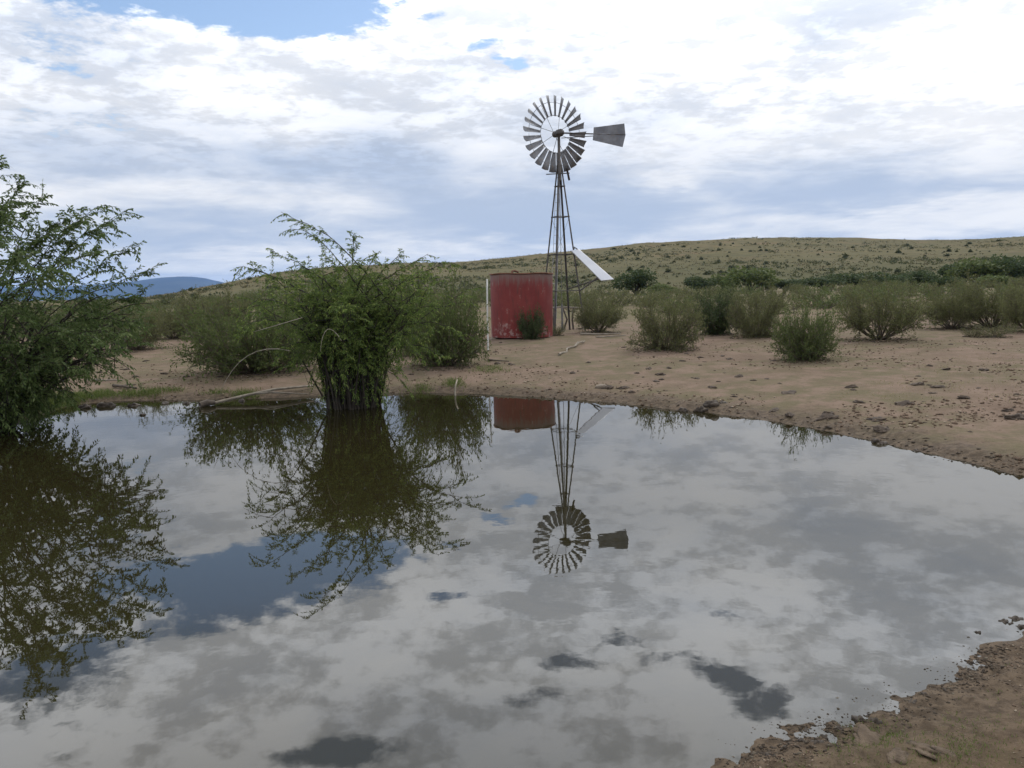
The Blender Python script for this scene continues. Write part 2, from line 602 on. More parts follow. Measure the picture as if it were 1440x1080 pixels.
sand = t.mix(t.math('MULTIPLY', belt, 0.75), sand, t.mix(t.ss(nB, 0.35, 0.65), (0.095, 0.092, 0.045), (0.14, 0.12, 0.066)))
gcol = t.mix(t.ss(hillf, 0.0, 0.05), sand, hcol)
hgt = t.math('ADD', t.math('MULTIPLY', nC, 0.6), t.math('MULTIPLY', t.noise(P, 60, 4, 0.7), 0.35))
bmp = t.bump(hgt, 0.55, 0.03)
rough = t.math('SUBTRACT', 0.97, t.math('MULTIPLY', wet, 0.30))
t.l.new(t.principled(gcol, rough, 0, bmp, 0.06), out.inputs[0])

me = np_mesh('ground', GV, GF, [m_ground], True)
# close the hole under the viewer's feet
fan = np.array([[len(GV) - 1, k, (k + 1) % na] for k in range(na)], dtype=np.int32)
for nm, arr in (('shore', np.append(gs, 3.0)), ('hill', np.append(gh, 0.0))):
    at = me.attributes.new(nm, 'FLOAT', 'POINT')
    at.data.foreach_set('value', np.clip(arr, -5, 60).astype(np.float32))
bm = bmesh.new(); bm.from_mesh(me); bm.verts.ensure_lookup_table()
for f in fan:
    fc = bm.faces.new([bm.verts[i] for i in f]); fc.smooth = True
bm.to_mesh(me); bm.free()
tag(link('ground', me), 'bare sandy ground around the pond rising to a grassy hill', 'ground', kind='structure')

# water
m_water, t, out = material('muddy still water')
P = t.pos()
ripple = t.math('ADD', t.math('MULTIPLY', t.noise(P, 2.6, 3, 0.5), 1.0), t.math('MULTIPLY', t.noise(P, 11.0, 2, 0.5), 0.12))
patch = t.ss(t.noise(P, 0.3, 2), 0.35, 0.7, 0.15, 1.0)
nb = t.node('ShaderNodeBump')
nb.inputs['Distance'].default_value = 0.010
t.put(nb.inputs['Strength'], t.math('MULTIPLY', patch, 0.11))
t.put(nb.inputs['Height'], ripple)
fr = t.node('ShaderNodeFresnel')
fr.inputs['IOR'].default_value = 1.85
body = t.node('ShaderNodeBsdfDiffuse')
body.inputs['Color'].default_value = (0.019, 0.0165, 0.0065, 1)
gl = t.node('ShaderNodeBsdfGlossy')
gl.inputs['Roughness'].default_value = 0.012
t.l.new(nb.outputs[0], gl.inputs['Normal'])
mx = t.node('ShaderNodeMixShader')
t.put(mx.inputs[0], t.math('MULTIPLY', fr.outputs[0], 1.0))
t.l.new(body.outputs[0], mx.inputs[1])
t.l.new(gl.outputs[0], mx.inputs[2])
t.l.new(mx.outputs[0], out.inputs[0])
bm = bmesh.new()
cx, cy = POND.mean(axis=0)
o_pts = []
for p in POND:                                     # widened so that the sheet runs in under the bank
    v = np.array(p) - (cx, cy)
    o_pts.append((cx, cy) + v * (1 + 0.5 / np.linalg.norm(v)))
vs = [bm.verts.new((p[0], p[1], 0.0)) for p in o_pts]
f = bm.faces.new(vs)
bmesh.ops.triangulate(bm, faces=[f])
o = bmesh_obj('water', bm, m_water)
for p in o.data.polygons:
    if p.normal.z < 0: p.flip()
tag(o, 'still muddy pond water mirroring clouds, bushes and the windmill', 'water', kind='structure')

# ------------------------------------------------------------------ far mountain, seen through the air
m_mount, t, out = material('haze-blue far mountain')
P = t.pos()
mc = t.mix(t.ss(t.noise(P, 0.0022, 6, 0.6), 0.35, 0.65), (0.018, 0.028, 0.045), (0.034, 0.045, 0.058))  # bluish base puts part of the haze into the mountain's colour
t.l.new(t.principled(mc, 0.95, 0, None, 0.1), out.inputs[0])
ridge_px = [(-700, 418), (-420, 404), (-200, 409), (-60, 400), (60, 405), (140, 399), (190, 395), (210, 392), (228, 390), (255, 388.5), (272, 389), (288, 391), (303, 394.5),
            (320, 398), (345, 401), (375, 398), (410, 402), (460, 408), (520, 405), (600, 404)]
ra, rt = [], []
for p in ridge_px:
    v = ray(*p)
    ra.append(math.atan2(v[0], v[1])); rt.append(v[2] / math.hypot(v[0], v[1]))
MA = np.linspace(ra[0], ra[-1], 260)
MD = np.array([7200, 7700, 8200, 8700, 9200, 9800, 10400])
MP = np.array([0.0, 0.16, 0.42, 0.72, 1.0, 0.7, 0.0])
MX, MDD = np.meshgrid(MA, MD)
hgt_ = np.maximum(np.interp(MX, ra, rt) * 9200 + EYE, 4)
mx_, my_ = MDD * np.sin(MX), MDD * np.cos(MX)
mz = hgt_ * MP[:, None] * (1 + 0.35 * fbm(mx_, my_, 900, 4, 61) * (MP[:, None] < 0.99)) - 2
n_, k_ = len(MA), len(MD)
a0 = np.arange(k_ - 1)[:, None] * n_ + np.arange(n_ - 1)[None, :]
MF = np.stack([a0, a0 + 1, a0 + n_ + 1, a0 + n_], -1).reshape(-1, 4)
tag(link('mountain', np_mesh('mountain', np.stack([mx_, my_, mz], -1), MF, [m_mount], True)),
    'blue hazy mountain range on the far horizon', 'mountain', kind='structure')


# ------------------------------------------------------------------ plant materials
def leaf_material(name, cols, trans=0.38, rough=0.55):
    m, t, out = material(name)
    g = t.node('ShaderNodeNewGeometry')
    r = g.outputs['Random Per Island']
    P = g.outputs['Position']
    n = t.noise(P, 2.3, 3)
    c = t.mix(t.ss(r, 0.0, 0.6), cols[0], cols[1])
    c = t.mix(t.ss(r, 0.72, 1.0), c, cols[2])
    c = t.mix(t.ss(n, 0.4, 0.65, 0, 0.45), c, cols[3] if len(cols) > 3 else cols[0])
    s = t.principled(c, rough, 0, None, 0.12)
    tr = t.node('ShaderNodeBsdfTranslucent')
    t.put(tr.inputs['Color'], c)
    mxs = t.node('ShaderNodeMixShader')
    mxs.inputs[0].default_value = trans
    t.l.new(s, mxs.inputs[1]); t.l.new(tr.outputs[0], mxs.inputs[2])
    t.l.new(mxs.outputs[0], out.inputs[0])
    return m


def plain_material(name, c1, c2, scale=6.0, rough=0.85, metal=0.0, bump=0.3, obj=True, spec=0.3, c3=None):
    m, t, out = material(name)
    P = t.objc() if obj else t.pos()
    n = t.noise(P, scale, 6, 0.62)
    c = t.mix(t.ss(n, 0.35, 0.65), c1, c2)
    if c3:
        c = t.mix(t.ss(t.noise(P, scale * 3.1, 4, 0.6), 0.55, 0.68), c, c3)
    b = t.bump(t.noise(P, scale * 6, 4), bump, 0.01)
    t.l.new(t.principled(c, rough, metal, b, spec), out.inputs[0])
    return m


m_leaf_pond = leaf_material('pond bush leaf', [(0.082, 0.128, 0.030), (0.130, 0.185, 0.044), (0.27, 0.31, 0.085), (0.076, 0.110, 0.030)])
m_leaf_left = leaf_material('shore tree leaf', [(0.066, 0.102, 0.030), (0.102, 0.145, 0.046), (0.19, 0.225, 0.095), (0.060, 0.086, 0.030)])
m_leaf_creo = leaf_material('grey green scrub leaf', [(0.100, 0.112, 0.046), (0.138, 0.148, 0.060), (0.185, 0.182, 0.082), (0.098, 0.098, 0.046)])
m_leaf_green = leaf_material('green scrub leaf', [(0.076, 0.105, 0.034), (0.108, 0.138, 0.046), (0.15, 0.172, 0.062), (0.076, 0.092, 0.036)])
m_leaf_dark = leaf_material('dark thicket leaf', [(0.046, 0.068, 0.028), (0.068, 0.094, 0.038), (0.10, 0.125, 0.052), (0.044, 0.058, 0.026)])
m_leaf_far = leaf_material('far hill scrub leaf', [(0.050, 0.060, 0.026), (0.072, 0.080, 0.036), (0.10, 0.10, 0.05)])
m_bark = plain_material('dark stem bark', (0.020, 0.016, 0.012), (0.042, 0.034, 0.026), 14)  # darkened to carry the shade among the pond bush stems
m_stem = plain_material('grey brown scrub stem', (0.066, 0.050, 0.036), (0.11, 0.088, 0.066), 14)
m_dead = plain_material('bleached dead wood', (0.24, 0.205, 0.155), (0.36, 0.32, 0.26), 9)
m_grass = leaf_material('green shore grass', [(0.085, 0.125, 0.030), (0.12, 0.16, 0.042), (0.19, 0.20, 0.075), (0.10, 0.12, 0.035)], 0.25)
m_dry = leaf_material('dry grass', [(0.24, 0.20, 0.10), (0.30, 0.26, 0.14), (0.16, 0.17, 0.07), (0.20, 0.18, 0.08)], 0.2)


def curve(p0, p1, p2, n=7):
    s = np.linspace(0, 1, n)[:, None]
    return (1 - s) ** 2 * p0 + 2 * s * (1 - s) * p1 + s * s * p2


def along(P, t):
    k = t * (len(P) - 1)
    i = min(int(k), len(P) - 2)
    return P[i] + (P[i + 1] - P[i]) * (k - i)


class Plant:
    """Collects woody lines and leaves in local coordinates."""

    def __init__(s):
        s.wood, s.P, s.D, s.L, s.W = [], [], [], [], []

    def twig(s, a, d, ln, droop=0.5, leaf=0.045, step=0.024, fat=0.3, r=0.003, n=5, wood=True):
        """A twig with two rows of small hanging leaflets."""
        d = d / (np.linalg.norm(d) + 1e-9)
        e = a + d * ln + np.array([0, 0, -droop * ln * 0.45])
        m = a + d * ln * 0.55
        Pt = curve(a, m, e, n)
        if wood:
            s.wood.append((Pt, np.linspace(r, r * 0.4, n)))
        k = max(3, int(ln / step))
        for i in range(k):
            u = 0.12 + 0.88 * (i + rng.random() * 0.6) / k
            p = along(Pt, min(u, 0.999))
            tdir = along(np.gradient(Pt, axis=0), min(u, 0.999))
            tdir = tdir / (np.linalg.norm(tdir) + 1e-9)
            side = np.cross(tdir, [0, 0, 1.0]) + rng.normal(size=3) * 0.35
            side /= np.linalg.norm(side) + 1e-9
            for sg in (-1, 1):
                s.P.append(p)
                s.D.append(side * sg * 0.9 + tdir * 0.55 + np.array([0, 0, -0.55]) + rng.normal(size=3) * 0.22)
                s.L.append(leaf * (0.65 + 0.7 * rng.random()))
        s.W += [fat] * (len(s.P) - len(s.W))

    def branch(s, a, b, r0, nsec, ntw, sec_len, tw_len, lift=0.5, t0=0.35, **kw):
        """A limb from a to b with side branches that carry twigs."""
        a, b = np.asarray(a, float), np.asarray(b, float)
        L = np.linalg.norm(b - a)
        mid = (a + b) / 2 + np.array([0, 0, lift * L * 0.35]) + rng.normal(size=3) * 0.05 * L
        Pt = curve(a, mid, b, 9)
        Pt[1:-1] += rng.normal(size=(7, 3)) * 0.012 * L
        s.wood.append((Pt, np.linspace(r0, r0 * 0.22, 9)))
        ax = (b - a) / L
        for i in range(nsec):
            u = t0 + (1 - t0) * (i + rng.random()) / nsec
            p = along(Pt, min(u, 0.995))
            d = rng.normal(size=3) * 0.8 + ax * 0.7 + np.array([0, 0, 0.15])
            d /= np.linalg.norm(d)
            ln = sec_len * (0.5 + 0.8 * rng.random())
            e = p + d * ln + np.array([0, 0, -0.18 * ln])
            Ps = curve(p, p + d * ln * 0.5 + np.array([0, 0, 0.06 * ln]), e, 6)
            s.wood.append((Ps, np.linspace(r0 * 0.35, r0 * 0.12, 6)))
            for j in range(ntw):
                q = along(Ps, min(0.15 + 0.85 * (j + rng.random()) / ntw, 0.995))
                dd = d * 0.5 + rng.normal(size=3) * 0.75
                s.twig(q, dd, tw_len * (0.5 + 0.8 * rng.random()), **kw)
        tip = along(np.gradient(Pt, axis=0), 0.99)
        s.twig(Pt[-1], tip, tw_len * 1.2, **kw)

    def spray(s, a, b, r0, lift=0.6, side=10, tw_len=0.3, t0=0.3, **kw):
        """A long arching shoot that ends free in the air."""
        a, b = np.asarray(a, float), np.asarray(b, float)
        L = np.linalg.norm(b - a)
        mid = (a + b) / 2 + np.array([0, 0, lift * L * 0.4])
        Pt = curve(a, mid, b, 12)
        Pt[2:-1] += np.cumsum(rng.normal(size=(9, 3)), axis=0) * 0.012 * L
        s.wood.append((Pt, np.linspace(r0, 0.0025, 12)))
        T = np.gradient(Pt, axis=0)
        for i in range(side):
            u = t0 + (1 - t0) * (i + rng.random()) / side
            p, d = along(Pt, min(u, 0.995)), along(T, min(u, 0.995))
            d = d / np.linalg.norm(d)
            s.twig(p, d * 0.8 + rng.normal(size=3) * 0.6, tw_len * (1.15 - 0.6 * u) * (0.6 + 0.7 * rng.random()), **kw)
        s.twig(Pt[-3], Pt[-1] - Pt[-3], np.linalg.norm(Pt[-1] - Pt[-3]) * 1.05, **kw)
        for u in np.arange(t0 + 0.2, 1.0, 0.020 / L):           # leaflets hanging along the shoot itself
            p = along(Pt, min(u, 0.995))
            d = along(T, min(u, 0.995)); d = d / np.linalg.norm(d)
            sd = np.cross(d, [0, 0, 1.0])
            if math.sin(u * L * 9.0 + a[0] * 40) + rng.normal() * 0.6 < -0.1:
                continue
            p = p + rng.normal(size=3) * 0.012
            for sg in (-1, 1):
                s.P.append(p); s.D.append(sd * sg * 0.5 + d * 0.35 + np.array([0, 0, -0.9]) + rng.normal(size=3) * 0.45)
                s.L.append(kw.get('leaf', 0.05) * (0.8 + 0.6 * rng.random())); s.W.append(kw.get('fat', 0.3))

    def build(s, wood_name, leaf_name, wmat, lmat, parent, sides=4):
        P, D = np.array(s.P), np.array(s.D)
        L, W = np.array(s.L), np.array(s.W)
        V, F = leaf_arrays(P, D, L, L * W)
        lo = link(leaf_name, np_mesh(leaf_name, V, F, [lmat]), parent)
        wo = tubes(wood_name, s.wood, wmat, parent, sides)
        return wo, lo


def ell(c, r, power=1.0, up=-0.2):
    """Random point near the surface of an ellipsoid."""
    while True:
        v = rng.normal(size=3)
        v /= np.linalg.norm(v)
        if v[2] > up:
            break
    k = rng.random() ** (1 / 3) if power else 1.0
    return np.asarray(c) + np.asarray(r) * v * (0.55 + 0.45 * k)


# ------------------------------------------------------------------ the bush standing in the pond
bx, by = on_level(497, 571, 0.0)
D0 = math.hypot(bx, by)
root = empty('pond_bush', (bx, by, -0.05))
tag(root, 'large drooping green bush standing in the pond at its far edge', 'bush')
O = np.array([bx, by, -0.05])
pb = Plant()
kw = dict(leaf=0.050, fat=0.30, droop=0.7)
for i in range(66):
    an = rng.random() * 2 * np.pi
    a = np.array([math.cos(an) * 0.38 * rng.random() ** 0.5, math.sin(an) * 0.34 * rng.random() ** 0.5, 0.0])
    lobe = [(-0.95, -0.15, 1.45, 0.82, 0.52), (-0.15, 0.1, 1.75, 0.90, 0.62), (0.85, 0.0, 1.62, 0.88, 0.58), (0.1, -0.65, 1.45, 0.80, 0.52), (0.0, 0.7, 1.45, 0.8, 0.6)][i % 5]
    b = ell(lobe[:3], (lobe[3], lobe[3], lobe[4]), up=-0.25)
    pb.branch(a, b, 0.018, 7, 5, 0.48, 0.34, lift=0.45, **kw)
# hanging skirt round the stems, down to the water
for i in range(200):
    an = rng.random() * 2 * np.pi
    z = 0.30 + 0.85 * rng.random()
    rr = 0.26 + 0.18 * rng.random() + 0.40 * max(0, z - 0.7)
    a = np.array([math.cos(an) * rr, math.sin(an) * rr, z])
    pb.twig(a, np.array([math.cos(an) * 0.35, math.sin(an) * 0.35, -0.6]) + rng.normal(size=3) * 0.2, 0.24, **dict(kw, droop=1.0))
for i in range(300):                                # dense dark stems added to stand in for shade at the base
    an, rr = rng.random() * 2 * np.pi, 0.43 * rng.random() ** 0.5
    a = np.array([math.cos(an) * rr, math.sin(an) * rr, -0.1])
    b = a * 1.02 + np.array([0.12 * rng.normal(), 0.12 * rng.normal(), 1.0 + 0.35 * rng.random()])
    pb.wood.append((curve(a, (a + b) / 2 + rng.normal(size=3) * 0.05, b, 5), np.linspace(0.020, 0.010, 5)))
top = np.array([0, 0, 1.75])
for (px, py, d, st) in [(395, 298, 12.0, (.62, -.3, 1.85)), (408, 322, 12.2, (.4, -.3, 1.75)), (378, 350, 12.3, (.1, -.2, 1.7)), (330, 386, 12.4, (-.2, -.1, 1.6)),
                        (352, 372, 13.2, (-.4, .1, 1.3)), (602, 357, 12.7, (.1, -.1, 1.7)), (640, 374, 12.6, (.1, -.1, 1.6)), (566, 360, 13.2, (.2, .1, 1.7)),
                        (499, 328, 13.1, (.05, 0, 1.9)), (455, 352, 13.0, (.3, .2, 1.8)), (640, 430, 12.8, (.4, 0, 1.2)), (655, 470, 12.5, (.5, -.1, 1.1)),
                        (335, 470, 12.4, (-.5, -.1, 1.1)), (350, 430, 12.2, (-.5, -.2, 1.2)), (600, 385, 12.2, (.3, -.3, 1.5)), (425, 375, 11.9, (-.2, -.4, 1.5)),
                        (530, 356, 12.3, (.1, -.3, 1.7)), (620, 500, 12.7, (.5, -.1, 1.0)), (390, 500, 12.6, (-.4, -.2, 1.0)), (580, 400, 14.4, (.2, .5, 1.5)),
                        (430, 380, 14.4, (-.2, .5, 1.5))]:
    e = at_dist(px, py, d) - O
    pb.spray(np.array(st), e, 0.012, lift=0.35 if py < 420 else 0.8, side=16, tw_len=0.30, **kw)
pb.build('stems', 'foliage', m_bark, m_leaf_pond, root, 4)
dead = []
for (q, w_, e) in [((-.75, -.9, 1.05), (-1.45, -1.0, 1.25), (-1.82, -1.0, 0.42)), ((.1, -1.15, 1.2), (-.12, -1.25, 1.62), (-.2, -1.25, 1.05)),
                   ((.75, -1.0, 1.35), (1.15, -1.1, 1.35), (1.4, -1.1, 0.95)), ((-.5, -1.0, 1.55), (-.95, -1.15, 1.42), (-1.2, -1.15, 1.36)),
                   ((.4, -1.1, .9), (.62, -1.2, .75), (.7, -1.2, 0.4))]:
    dead.append((curve(np.array(q), np.array(w_), np.array(e), 9), np.linspace(0.0065, 0.003, 9)))
for dl in (dead[0], dead[1], dead[3]):
    o = tubes('bare_twig', [dl], m_dead, root, 5)
    o['label'] = 'bleached leafless twig arching out of the foliage'

# ------------------------------------------------------------------ the tree at the left shore
tx, ty = on_level(8, 604, 0.0)
tx -= 0.25
root = empty('shore_tree', (tx, ty, -0.04))
tag(root, 'tall spreading green tree overhanging the water at the left shore', 'tree')
O = np.array([tx, ty, -0.04])
pt = Plant()
kw = dict(leaf=0.058, fat=0.36, droop=0.6)
for i in range(50):
    an = rng.random() * 2 * np.pi
    a = np.array([math.cos(an) * 0.35, math.sin(an) * 0.35, 0.0]) * rng.random()
    b = ell((0.0, 0.2, 1.35), (2.0, 1.7, 0.95), up=-0.45)
    pt.branch(a, b, 0.032, 7, 4, 0.58, 0.38, lift=0.4, **kw)
for i in range(6):                                 # looser upper storey
    b = ell((-0.9, 0.3, 2.6), (1.6, 1.4, 1.3), up=-0.2)
    pt.branch(np.array([-0.2, 0, 0.8]) + rng.normal(size=3) * 0.15, b, 0.028, 7, 3, 0.55, 0.36, lift=0.3, t0=0.5, **kw)
for i in range(330):
    an = rng.random() * 2 * np.pi
    z = 0.12 + 0.95 * rng.random()
    rr = 0.45 + 0.30 * rng.random()
    a = np.array([math.cos(an) * rr, math.sin(an) * rr, z])
    pt.twig(a, np.array([math.cos(an) * 0.5, math.sin(an) * 0.5, -0.4]) + rng.normal(size=3) * 0.3, 0.32, **dict(kw, droop=1.0))
for (px, py, d, st) in [(213, 378, 13.2, (.5, .2, 1.4)), (206, 412, 13.0, (.6, .1, 1.3)), (180, 296, 13.4, (.4, .3, 1.7)), (148, 288, 12.6, (.3, .1, 1.7)), (165, 320, 12.9, (.4, .2, 1.6)),
                        (196, 345, 12.9, (.5, .2, 1.5)), (120, 305, 12.4, (.3, .1, 1.7)), (88, 318, 12.6, (.2, .1, 1.9)), (62, 330, 12.8, (0, .1, 1.9)), (38, 272, 12.4, (-.2, .1, 2.0)),
                        (28, 255, 12.9, (-.2, .2, 2.2)), (8, 225, 12.6, (-.4, .1, 2.2)), (22, 300, 12.2, (-.2, 0, 1.9)), (200, 450, 12.6, (.6, 0, 1.2)), (175, 478, 12.2, (.6, -.1, 1.0)),
                        (130, 500, 11.8, (.5, -.3, .9)), (150, 440, 14.4, (.5, .6, 1.3)), (60, 270, 13.3, (-.1, .3, 2.1)), (110, 520, 12.1, (.4, -.2, .8)), (-40, 215, 12.6, (-.5, 0, 2.2)),
                        (135, 340, 11.6, (.3, -.2, 1.6)), (95, 370, 11.2, (.2, -.4, 1.5)), (45, 360, 11.0, (0, -.5, 1.5)), (5, 330, 11.2, (-.2, -.4, 1.6))]:
    e = at_dist(px, py, d) - O
    pt.spray(np.array(st), e, 0.010, lift=0.3 if py < 420 else 0.7, side=24, tw_len=0.40, **kw)
pt.build('trunk', 'crown', m_bark, m_leaf_left, root, 4)


# ------------------------------------------------------------------ scrub bushes (unit size: 1 m tall)
def scrub_arrays(n_stem, spread, n_sec, n_tw, leaf, fat, low, fuzz, r0=0.012):
    """A many-stemmed desert bush: bare V of stems below, fine foliage above 'low'."""
    p = Plant()
    for i in range(n_stem):
        an = 2 * np.pi * (i + rng.random()) / n_stem
        tilt = spread * (0.25 + 0.75 * rng.random() ** 0.7)
        ln = (0.80 + 0.25 * rng.random()) * (1.0 if tilt < 0.5 else 0.92)
        a = np.array([math.cos(an), math.sin(an), 0]) * 0.07 * rng.random()
        b = np.array([math.cos(an) * math.sin(tilt) * ln * 1.15, math.sin(an) * math.sin(tilt) * ln * 1.15, ln * math.cos(tilt) ** 0.8])
        mid = (a + b) / 2 + np.array([math.cos(an), math.sin(an), 0]) * 0.06 + rng.normal(size=3) * 0.03
        Pt = curve(a, mid, b, 7)
        Pt[1:-1] += rng.normal(size=(5, 3)) * 0.010
        p.wood.append((Pt, np.linspace(r0, r0 * 0.35, 7)))
        for j in range(n_sec):
            u = low + (1 - low) * (j + rng.random()) / n_sec
            q = along(Pt, min(u, 0.99))
            d = (b - a) / np.linalg.norm(b - a) + rng.normal(size=3) * 0.62
            d /= np.linalg.norm(d)
            l2 = 0.30 * (0.6 + 0.7 * rng.random())
            e = q + d * l2 + np.array([0, 0, 0.05])
            Ps = np.array([q, (q + e) / 2 + rng.normal(size=3) * 0.01, e])
            p.wood.append((Ps, np.array([r0 * 0.4, r0 * 0.3, r0 * 0.15])))
            for k in range(n_tw):
                s0 = along(Ps, 0.1 + 0.88 * rng.random())
                td = d + rng.normal(size=3) * 0.7 + np.array([0, 0, 0.25])
                td /= np.linalg.norm(td)
                tl = 0.15 * (0.5 + rng.random())
                if k % 2 == 0:
                    p.wood.append((np.array([s0, s0 + td * tl]), np.array([r0 * 0.16, r0 * 0.1])))
                for h in range(fuzz):
                    p.P.append(s0 + td * tl * rng.random() + rng.normal(size=3) * 0.008)
                    p.D.append(td + rng.normal(size=3) * 0.75)
                    p.L.append(leaf * (0.6 + 0.8 * rng.random()))
    p.W = [fat] * len(p.P)
    return p


def scrub(name, label, group, leafmat, **kw):
    p = scrub_arrays(**kw)
    r = empty(name, (0, 0, 0))
    tag(r, label, 'bush', group)
    p.build('stems', 'foliage', m_stem, leafmat, r, 3)
    return r


G_SCRUB = 'scrub bushes on the sandy ground round the pond'
protos = dict(
    open=scrub('scrub_bush', '', G_SCRUB, m_leaf_creo, n_stem=46, spread=1.2, n_sec=8, n_tw=6, leaf=0.036, fat=0.40, low=0.33, fuzz=10),
    round=scrub('scrub_bush', '', G_SCRUB, m_leaf_creo, n_stem=60, spread=1.5, n_sec=8, n_tw=6, leaf=0.034, fat=0.42, low=0.20, fuzz=9),
    green=scrub('scrub_bush', '', G_SCRUB, m_leaf_green, n_stem=60, spread=1.42, n_sec=8, n_tw=6, leaf=0.038, fat=0.42, low=0.14, fuzz=9),
    dark=scrub('scrub_bush', '', G_SCRUB, m_leaf_dark, n_stem=54, spread=1.4, n_sec=8, n_tw=6, leaf=0.046, fat=0.5, low=0.06, fuzz=7),
    low=scrub('scrub_bush', '', G_SCRUB, m_leaf_creo, n_stem=26, spread=1.3, n_sec=6, n_tw=5, leaf=0.05, fat=0.3, low=0.12, fuzz=6),
)
dims = {}
for k, r in protos.items():
    me = [c for c in r.children if c.name.startswith('foliage')][0].data
    co = np.empty(len(me.vertices) * 3, np.float32)
    me.vertices.foreach_get('co', co)
    co = co.reshape(-1, 3)
    dims[k] = (float(np.percentile(np.abs(co[:, :2]), 97.5)) * 2, float(np.percentile(co[:, 2], 98)))
used = set()
scrub_spots = []


def put_scrub(kind, px, py, wpx, hpx, label, squash=1.0, d=None):
    g = ground(px, py) if d is None else None
    if g is None:
        q = at_dist(px, py, d)
        g = np.array(sit(q[0], q[1]))
    dist = math.hypot(g[0], g[1])
    h = hpx * dist / F_PX
    wd = wpx * dist / F_PX
    src = protos[kind]
    base_w, base_h = dims[kind]
    loc, rz, sc = (g[0], g[1], g[2] - 0.03), rng.random() * 6.28, (wd / base_w * (0.92 + 0.16 * rng.random()), wd / base_w * (0.92 + 0.16 * rng.random()), h / base_h)
    if kind not in used:
        used.add(kind)
        scrub_spots.append((g[0], g[1], wd))
        src.location, src.rotation_euler, src.scale = loc, (0, 0, rz), sc
        src['label'] = label
        return src
    scrub_spots.append((g[0], g[1], wd))
    return copy_thing(src, loc, rz, sc, label)


for args in [
    ('green', 1132, 506, 80, 68, 'bush nearest the right shore, olive green and full to the ground'),
    ('round', 938, 491, 96, 66, 'wide rounded grey-green bush right of the white panel'),
    ('dark', 1008, 470, 66, 55, 'compact dark green bush between two grey-green bushes'),
    ('round', 1064, 473, 74, 58, 'pale grey-green bush just right of the compact dark bush'),
    ('open', 1236, 478, 104, 66, 'bush with a bare V of brown stems below a thin flat crown'),
    ('open', 1338, 463, 66, 52, 'thin brown-stemmed bush left of a wider one at the right edge'),
    ('open', 1394, 460, 92, 54, 'wide open bush with dark stems near the right edge'),
    ('open', 1450, 466, 66, 50, 'hazy grey bush cut off by the right picture edge'),
    ('low', 1398, 474, 46, 18, 'low grey wispy shrub on sand under the wide open bush'),
    ('low', 1368, 474, 26, 13, 'smallest wispy shrub on the sand at the right'),
    ('open', 842, 467, 64, 46, 'bush at the foot of the windmill tower, below the white panel'),
    ('dark', 748, 477, 36, 40, 'small dark leafy shrub growing against the red tank'),
    ('open', 193, 492, 82, 50, 'round brownish bush with bare stems at the left beyond the pond'),
    ('open', 243, 476, 64, 38, 'brownish-grey bush behind the round one at the left'),
    ('round', 304, 474, 90, 54, 'grey-green bush behind the big one left of the pond bush'),
    ('green', 358, 524, 160, 90, 'big olive bush behind the left side of the pond bush'),
    ('green', 624, 514, 112, 104, 'tall olive bush between the pond bush and the red tank'),
    ('round', 590, 498, 70, 78, 'grey-green bush half hidden right of the pond bush trunk'),
    ('dark', 104, 497, 60, 42, 'dark low bush under the overhanging left tree'),
    ('low', 783, 472, 24, 18, 'thin grey shrub between the red tank and the tower leg'),
    ('low', 826, 462, 30, 34, 'twiggy shrub beside the right tower leg'),
]:
    put_scrub(*args)

# beyond them: lighter meshes, one mesh per bush
def scrub_single(leafmat, seed_kw):
    p = scrub_arrays(**seed_kw)
    V1, F1 = tube_arrays(p.wood, 3)
    F1 = F1[[len(set(r)) == 4 for r in F1.tolist()]]
    L = np.array(p.L)
    V2, F2 = leaf_arrays(np.array(p.P), np.array(p.D), L, L * np.array(p.W))
    return np_mesh('distant_bush', np.vstack([V1, V2]), np.vstack([F1, F2 + len(V1)]), [m_stem, leafmat], False,
                   np.concatenate([np.zeros(len(F1)), np.ones(len(F2))]))


far_kw = dict(n_stem=20, spread=1.45, n_sec=5, n_tw=4, leaf=0.085, fat=0.45, low=0.12, fuzz=4, r0=0.016)
far_mesh = [scrub_single(m_leaf_creo, far_kw), scrub_single(m_leaf_creo, dict(far_kw, spread=1.15, low=0.3)),
            scrub_single(m_leaf_green, dict(far_kw, spread=1.5))]
spots = []
for i in range(5000):
    a = R(-36 + 72 * rng.random())
    d = 27 + 88 * rng.random() ** 1.2
    x, y = d * math.sin(a), d * math.cos(a)
    ppx = 720 + F_PX * math.tan(a)
    if d < 34 and 640 < ppx < 900:
        continue
    lim = 36 if ppx > 1000 else (30 if ppx < 560 else 36)
    if d < lim:
        continue
    mind = 1.1 + d * 0.016
    if any((x - p[0]) ** 2 + (y - p[1]) ** 2 < mind * mind for p in spots):
        continue
    spots.append((x, y, d))
    if len(spots) >= 290:
        break
for (x, y, d) in spots:
    o = link('distant_bush', far_mesh[int(rng.random() * 3)])
    ppx = 720 + F_PX * x / y
    h = (0.65 + 0.3 * rng.random()) if ppx < 350 else ((0.9 + 0.4 * rng.random()) if ppx < 700 else (0.70 + 0.38 * rng.random()))
    wd = h * (0.9 + 0.4 * rng.random())
    o.location = sit(x, y, 0.05)
    o.rotation_euler = (0, 0, rng.random() * 6.28)
    o.scale = (wd, wd, h)
    tag(o, 'grey-green scrub bush in the belt between the pond and the hill', 'bush', 'scrub bushes in the belt below the hill')

